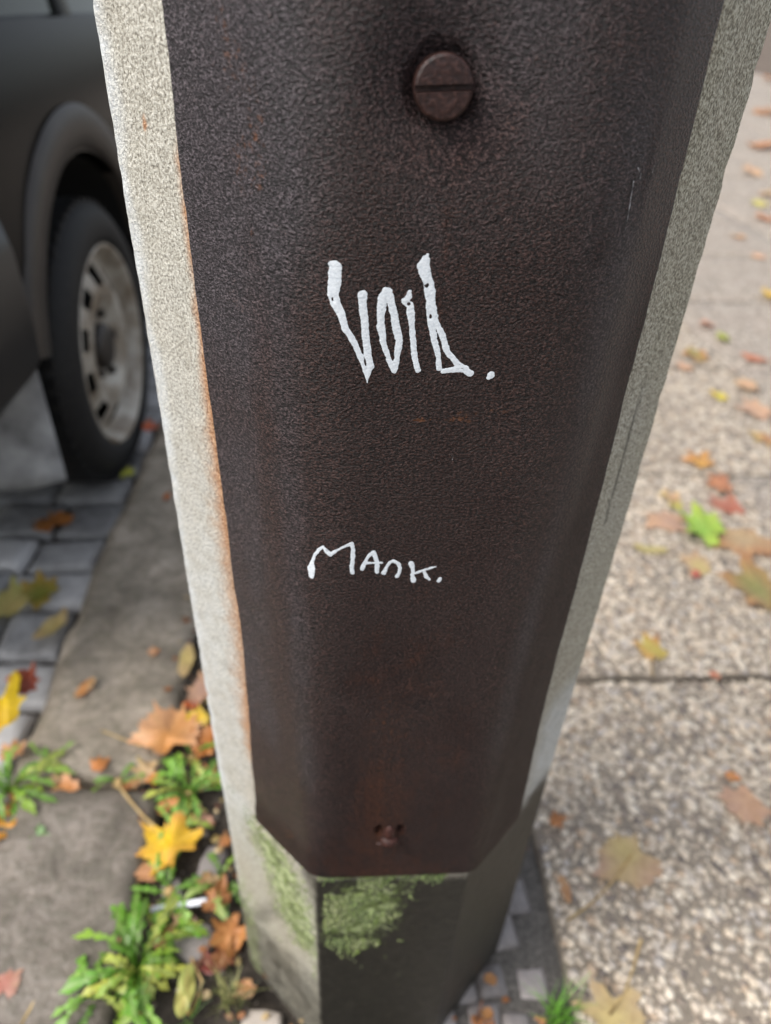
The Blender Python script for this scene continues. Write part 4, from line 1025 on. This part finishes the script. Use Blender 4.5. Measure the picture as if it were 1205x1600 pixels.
place_leaf(332, 1518, 66, 40, DR, (.20, .035, .03), 'dark red leaf on the soil near the left foot of the post', rot=.5, curl=.2, group=G2)
place_leaf(10, 1540, 52, 64, (.42, .16, .12), PK, 'dull pinkish red leaf at the bottom of the left edge', rot=.2, curl=.05, z0=.003, group=G2)
place_leaf(292, 1556, 34, 120, (.50, .46, .14), (.30, .36, .09), 'long withered yellow-green leaf below the post', 'oval', rot=.1, curl=.2, lift=.01, group=G2)
place_leaf(352, 1320, 26, 30, OB, BR_, 'small brown leaf at the left edge of the post', rot=.1, group=G2)

for (x, y, w, h, c1, c2, ro, lab) in [
        (205, 1232, 40, 30, BR_, OB, .5, 'dull brown leaf in the kerb joint under the big orange leaf'), (330, 1212, 40, 60, OB, BR_, 1.9, 'brown-orange leaf squeezed between dandelion and post'),
        (318, 1282, 54, 44, PK, OB, 2.4, 'faded pinkish leaf under the dandelion by the post'), (262, 1262, 44, 34, OR, OB, .9, 'orange leaf half under the dandelion beside the kerb corner'),
        (40, 1268, 60, 40, OB, OR, 1.7, 'brown-orange leaf under the dandelion at the left edge'), (20, 1180, 44, 34, PE, OB, .2, 'peach leaf between bright yellow leaf and left dandelion'),
        (330, 1375, 44, 40, TA, BR_, 2.9, 'tan leaf lying between the grey stones'), (352, 1500, 50, 60, BR_, DR, .7, 'dark brown leaf under the crumpled tan-brown one'),
        (250, 1470, 56, 40, (.30, .10, .06), BR_, 1.4, 'reddish brown leaf under the largest dandelion'), (285, 1440, 40, 36, TA, PE, .3, 'small tan leaf beside the white stick'), (388, 1545, 40, 44, OB, TA, 2.2, 'small tan leaf touching the left foot of the post')]:
    place_leaf(x, y, w, h, c1, c2, lab, rot=ro, curl=.22, lift=.002, group=G2)

def straw(pts, rad, mat, label, cat, name):
    v, f = tube([gpt(x, y, 0) + Vector((0, 0, dz)) for x, y, dz in pts], rad, 7)
    o = put(name, mesh_py(name, v, f), mat); return tag(o, label, cat)
straw([(237, 1424, .004), (280, 1418, .006), (324, 1413, .009)], .0042, M['stick'], 'white paper stick lying on the soil by the kerb', 'stick', 'paper_stick')
straw([(188, 1235, .012), (205, 1258, .014), (222, 1278, .012), (244, 1298, .010)], [.0024, .0020, .0017, .0026], M['stalk'], 'yellowish stalk lying across the corner of the near kerbstone', 'stalk', 'leaf_stalk')
straw([(58, 1562, .004), (48, 1580, .004), (34, 1604, .004)], .0018, M['stalk'], 'thin yellow stalk at the bottom left on the kerbstone', 'stalk', 'leaf_stalk')
straw([(160, 1145, .006), (190, 1158, .008), (222, 1172, .010)], .0014, M['stalk'], 'fine tan stalk on the far kerbstone by the big leaf', 'stalk', 'leaf_stalk')
straw([(345, 1452, .008), (325, 1488, .010), (304, 1524, .004)], .0019, M['redstalk'], 'brown stalk leaning beside the crumpled leaf', 'stalk', 'leaf_stalk')
straw([(300, 1500, .006), (318, 1540, .01), (300, 1585, .006)], .0014, M['stalk'], 'bent straw stalk among the big dandelion leaves', 'stalk', 'leaf_stalk')
straw([(314, 1402, .006), (318, 1378, .006)], .0018, M['redstalk'], 'short reddish stalk above the white stick', 'stalk', 'leaf_stalk')
straw([(742, 1602, .01), (752, 1570, .012)], .0015, M['redstalk'], 'short orange-brown twig against the right foot of the post', 'twig', 'twig')

def dandelion_leaf(L, W, arch, seed, c):
    r = random.Random(seed); n = 22; v, f, col, vein = [], [], [], []; yel = r.random() ** 3 * 2; bend = r.uniform(-.35, .35)
    for i in range(n + 1):
        t = i / n; base = (.16 + .84 * sstep(.1, .75, t)) * (1 - sstep(.82, 1.0, t) * .93)
        tooth = (1 if t > .84 else (.24 + .76 * ((i % 4) / 3.0)))
        w = W * float(base) * tooth * r.uniform(.85, 1.1)
        z = arch * L * math.sin(math.pi * t * .92) * (1 - .25 * t); x = L * t * (1 - .12 * arch)
        tw = .25 * math.sin(t * 3 + seed)
        for q in (-1, -.5, 0, .5, 1):
            v.append((x - (.6 * abs(q) * W * (1 if t < .78 else .2)), q * w + bend * L * t * t, z + abs(q) * w * .35 + q * w * tw + r.uniform(-1, 1) * .03 * w)); cc = np.array(c) * r.uniform(.78, 1.18) * (.8 + .45 * t) + np.array((.10, .06, .0)) * yel * t; col.append(cc); vein.append(1.0 if q == 0 else 0)
    for i in range(n):
        for k in range(4):
            if k in (0, 3) and 3 < i < n - 2 and r.random() < .12: continue
            f.append((i * 5 + k, (i + 1) * 5 + k, (i + 1) * 5 + k + 1, i * 5 + k + 1))
    me = mesh_py('leaf', v, f); attr_col(me, 'col', np.array(col)); attr(me, 'vein', vein); return me
def rosette(px, py, n, lens, label, seed, spread=(0, 760), z=0.0, wid=.011, cs=None, steep=(.15, .5)):
    r = random.Random(seed); root = empty('dandelion', gpt(px, py, z) + Vector((0, 0, -.004)))
    cs = cs or [(.11, .29, .025), (.16, .38, .04), (.22, .45, .08), (.09, .22, .022), (.36, .42, .08)]
    for k in range(n):
        a = R_(spread[0] + (spread[1] - spread[0]) * (k + r.uniform(-.35, .35)) / n); L = r.uniform(*lens)
        me = dandelion_leaf(L, wid * r.uniform(.75, 1.25) * (L / .09) ** .5, r.uniform(*steep), seed * 31 + k, r.choice(cs))
        put('leaf', me, M['green'], root, (0, 0, 0), (r.uniform(-.35, .35), -r.uniform(.0, .3), a))
    me = bmesh.new(); bmesh.ops.create_icosphere(me, subdivisions=2, radius=.009); put('root_crown', mesh_bm('crown', me), M['stalk'], root)
    return tag(root, label, 'plant', 'dandelions in the soil strip')
rosette(215, 1520, 34, (.04, .105), 'largest dandelion, jagged bright green leaves at the bottom left', 3, wid=.0095)
rosette(268, 1455, 7, (.035, .06), 'small dandelion right beside the white stick', 8, wid=.010)
rosette(18, 1235, 24, (.05, .10), 'dandelion at the left edge beside the near kerbstone joint', 4, wid=.009)
rosette(60, 1290, 5, (.03, .055), 'seedling with pale green leaves beside the small yellow leaf', 14, wid=.011, cs=[(.16, .30, .10), (.12, .26, .08)])
rosette(296, 1240, 22, (.04, .08), 'dandelion between the big orange leaf and the post', 5, wid=.009)
rosette(300, 1185, 5, (.035, .06), 'few green leaves sprouting through the big orange leaf', 6, wid=.011)
rosette(265, 1392, 9, (.04, .07), 'low dandelion just below the yellow-hearted leaf', 9, wid=.012, steep=(.05, .2))
rosette(75, 1195, 9, (.03, .06), 'small weed beside the bright yellow leaf on the kerb', 21, wid=.008)
rosette(275, 1300, 8, (.03, .06), 'little weed with yellowish leaves above the yellow-hearted leaf', 22, wid=.009, cs=[(.22, .40, .06), (.14, .32, .04)])
rosette(150, 1560, 12, (.03, .07), 'sprawling weed left of the largest dandelion', 23, wid=.008)
rosette(345, 1385, 8, (.04, .075), 'dandelion with long leaves against the left edge of the post', 10, wid=.010, cs=[(.22, .30, .06), (.12, .26, .04)])
rosette(205, 1325, 3, (.03, .05), 'pale green sprig on the edge of the near kerbstone', 11, wid=.012, cs=[(.17, .30, .12)], steep=(.02, .12))
rosette(185, 1222, 5, (.03, .05), 'tiny plant growing in the joint between kerbstones', 12, wid=.008)
def tuft(px, py, n, lens, label, seed, c1, c2, lean=(0, 0)):
    r = random.Random(seed); root = empty('grass_tuft', gpt(px, py, -.008))
    v, f, col = [], [], []
    for k in range(n):
        a = r.uniform(0, 6.28); L = r.uniform(*lens); out = r.uniform(.2, .9); bx, by = r.gauss(0, .008), r.gauss(0, .008); w = r.uniform(.0009, .0017)
        c = np.array(c1) * (1 - r.random()) + np.array(c2) * r.random(); b0 = len(v)
        for i in range(6):
            t = i / 5; x = bx + math.cos(a) * L * out * t ** 1.5 + lean[0] * t * L; y = by + math.sin(a) * L * out * t ** 1.5 + lean[1] * t * L; z = L * t * (1 - .45 * out * t)
            for s_ in (-1, 1): v.append((x - math.sin(a) * w * s_ * (1 - t * .9), y + math.cos(a) * w * s_ * (1 - t * .9), z)); col.append(np.clip(c, .01, .8))
        for i in range(5): f.append((b0 + i * 2, b0 + i * 2 + 1, b0 + i * 2 + 3, b0 + i * 2 + 2))
    me = mesh_py('blades', v, f); attr_col(me, 'col', np.array(col)); attr(me, 'vein', [0] * len(v)); put('blades', me, M['green'], root)
    return tag(root, label, 'grass', 'grass tufts at the foot of the post')
tuft(868, 1598, 46, (.03, .075), 'fresh green grass tuft in the joint right of the post', 2, (.07, .22, .02), (.20, .42, .06))
tuft(362, 1560, 40, (.03, .06), 'thin yellowish grass tuft on the soil left of the post', 3, (.22, .26, .08), (.40, .36, .17))
tuft(300, 1600, 14, (.02, .05), 'sparse green grass blades at the bottom below the big dandelion', 6, (.08, .2, .03), (.2, .3, .08))
# loose stones in the soil
for k, (x, y, w, h, lab) in enumerate([(408, 1598, 70, 46, 'pale beige stone at the left foot of the post'), (305, 1470, 64, 70, 'flat grey stone between the white stick and the dark red leaf'), (270, 1398, 60, 34, 'grey stone behind the white stick'), (332, 1345, 40, 60, 'grey stone beside the yellow-hearted leaf')]):
    p = gpt(x, y, -.004); ex = (gpt(x + 10, y) - gpt(x, y)).length / 10; ey = (gpt(x, y + 10) - gpt(x, y)).length / 10
    o = put('stone', stone_block(50 + k, 8), M['stone'] if k == 0 else M['mosaic'], None, p + Vector((0, 0, .002)), (random.uniform(-.1, .1), random.uniform(-.1, .1), k)); o.scale = (w * ex, h * ey, .022)
    tag(o, lab, 'stone')

bpy.context.view_layer.update()
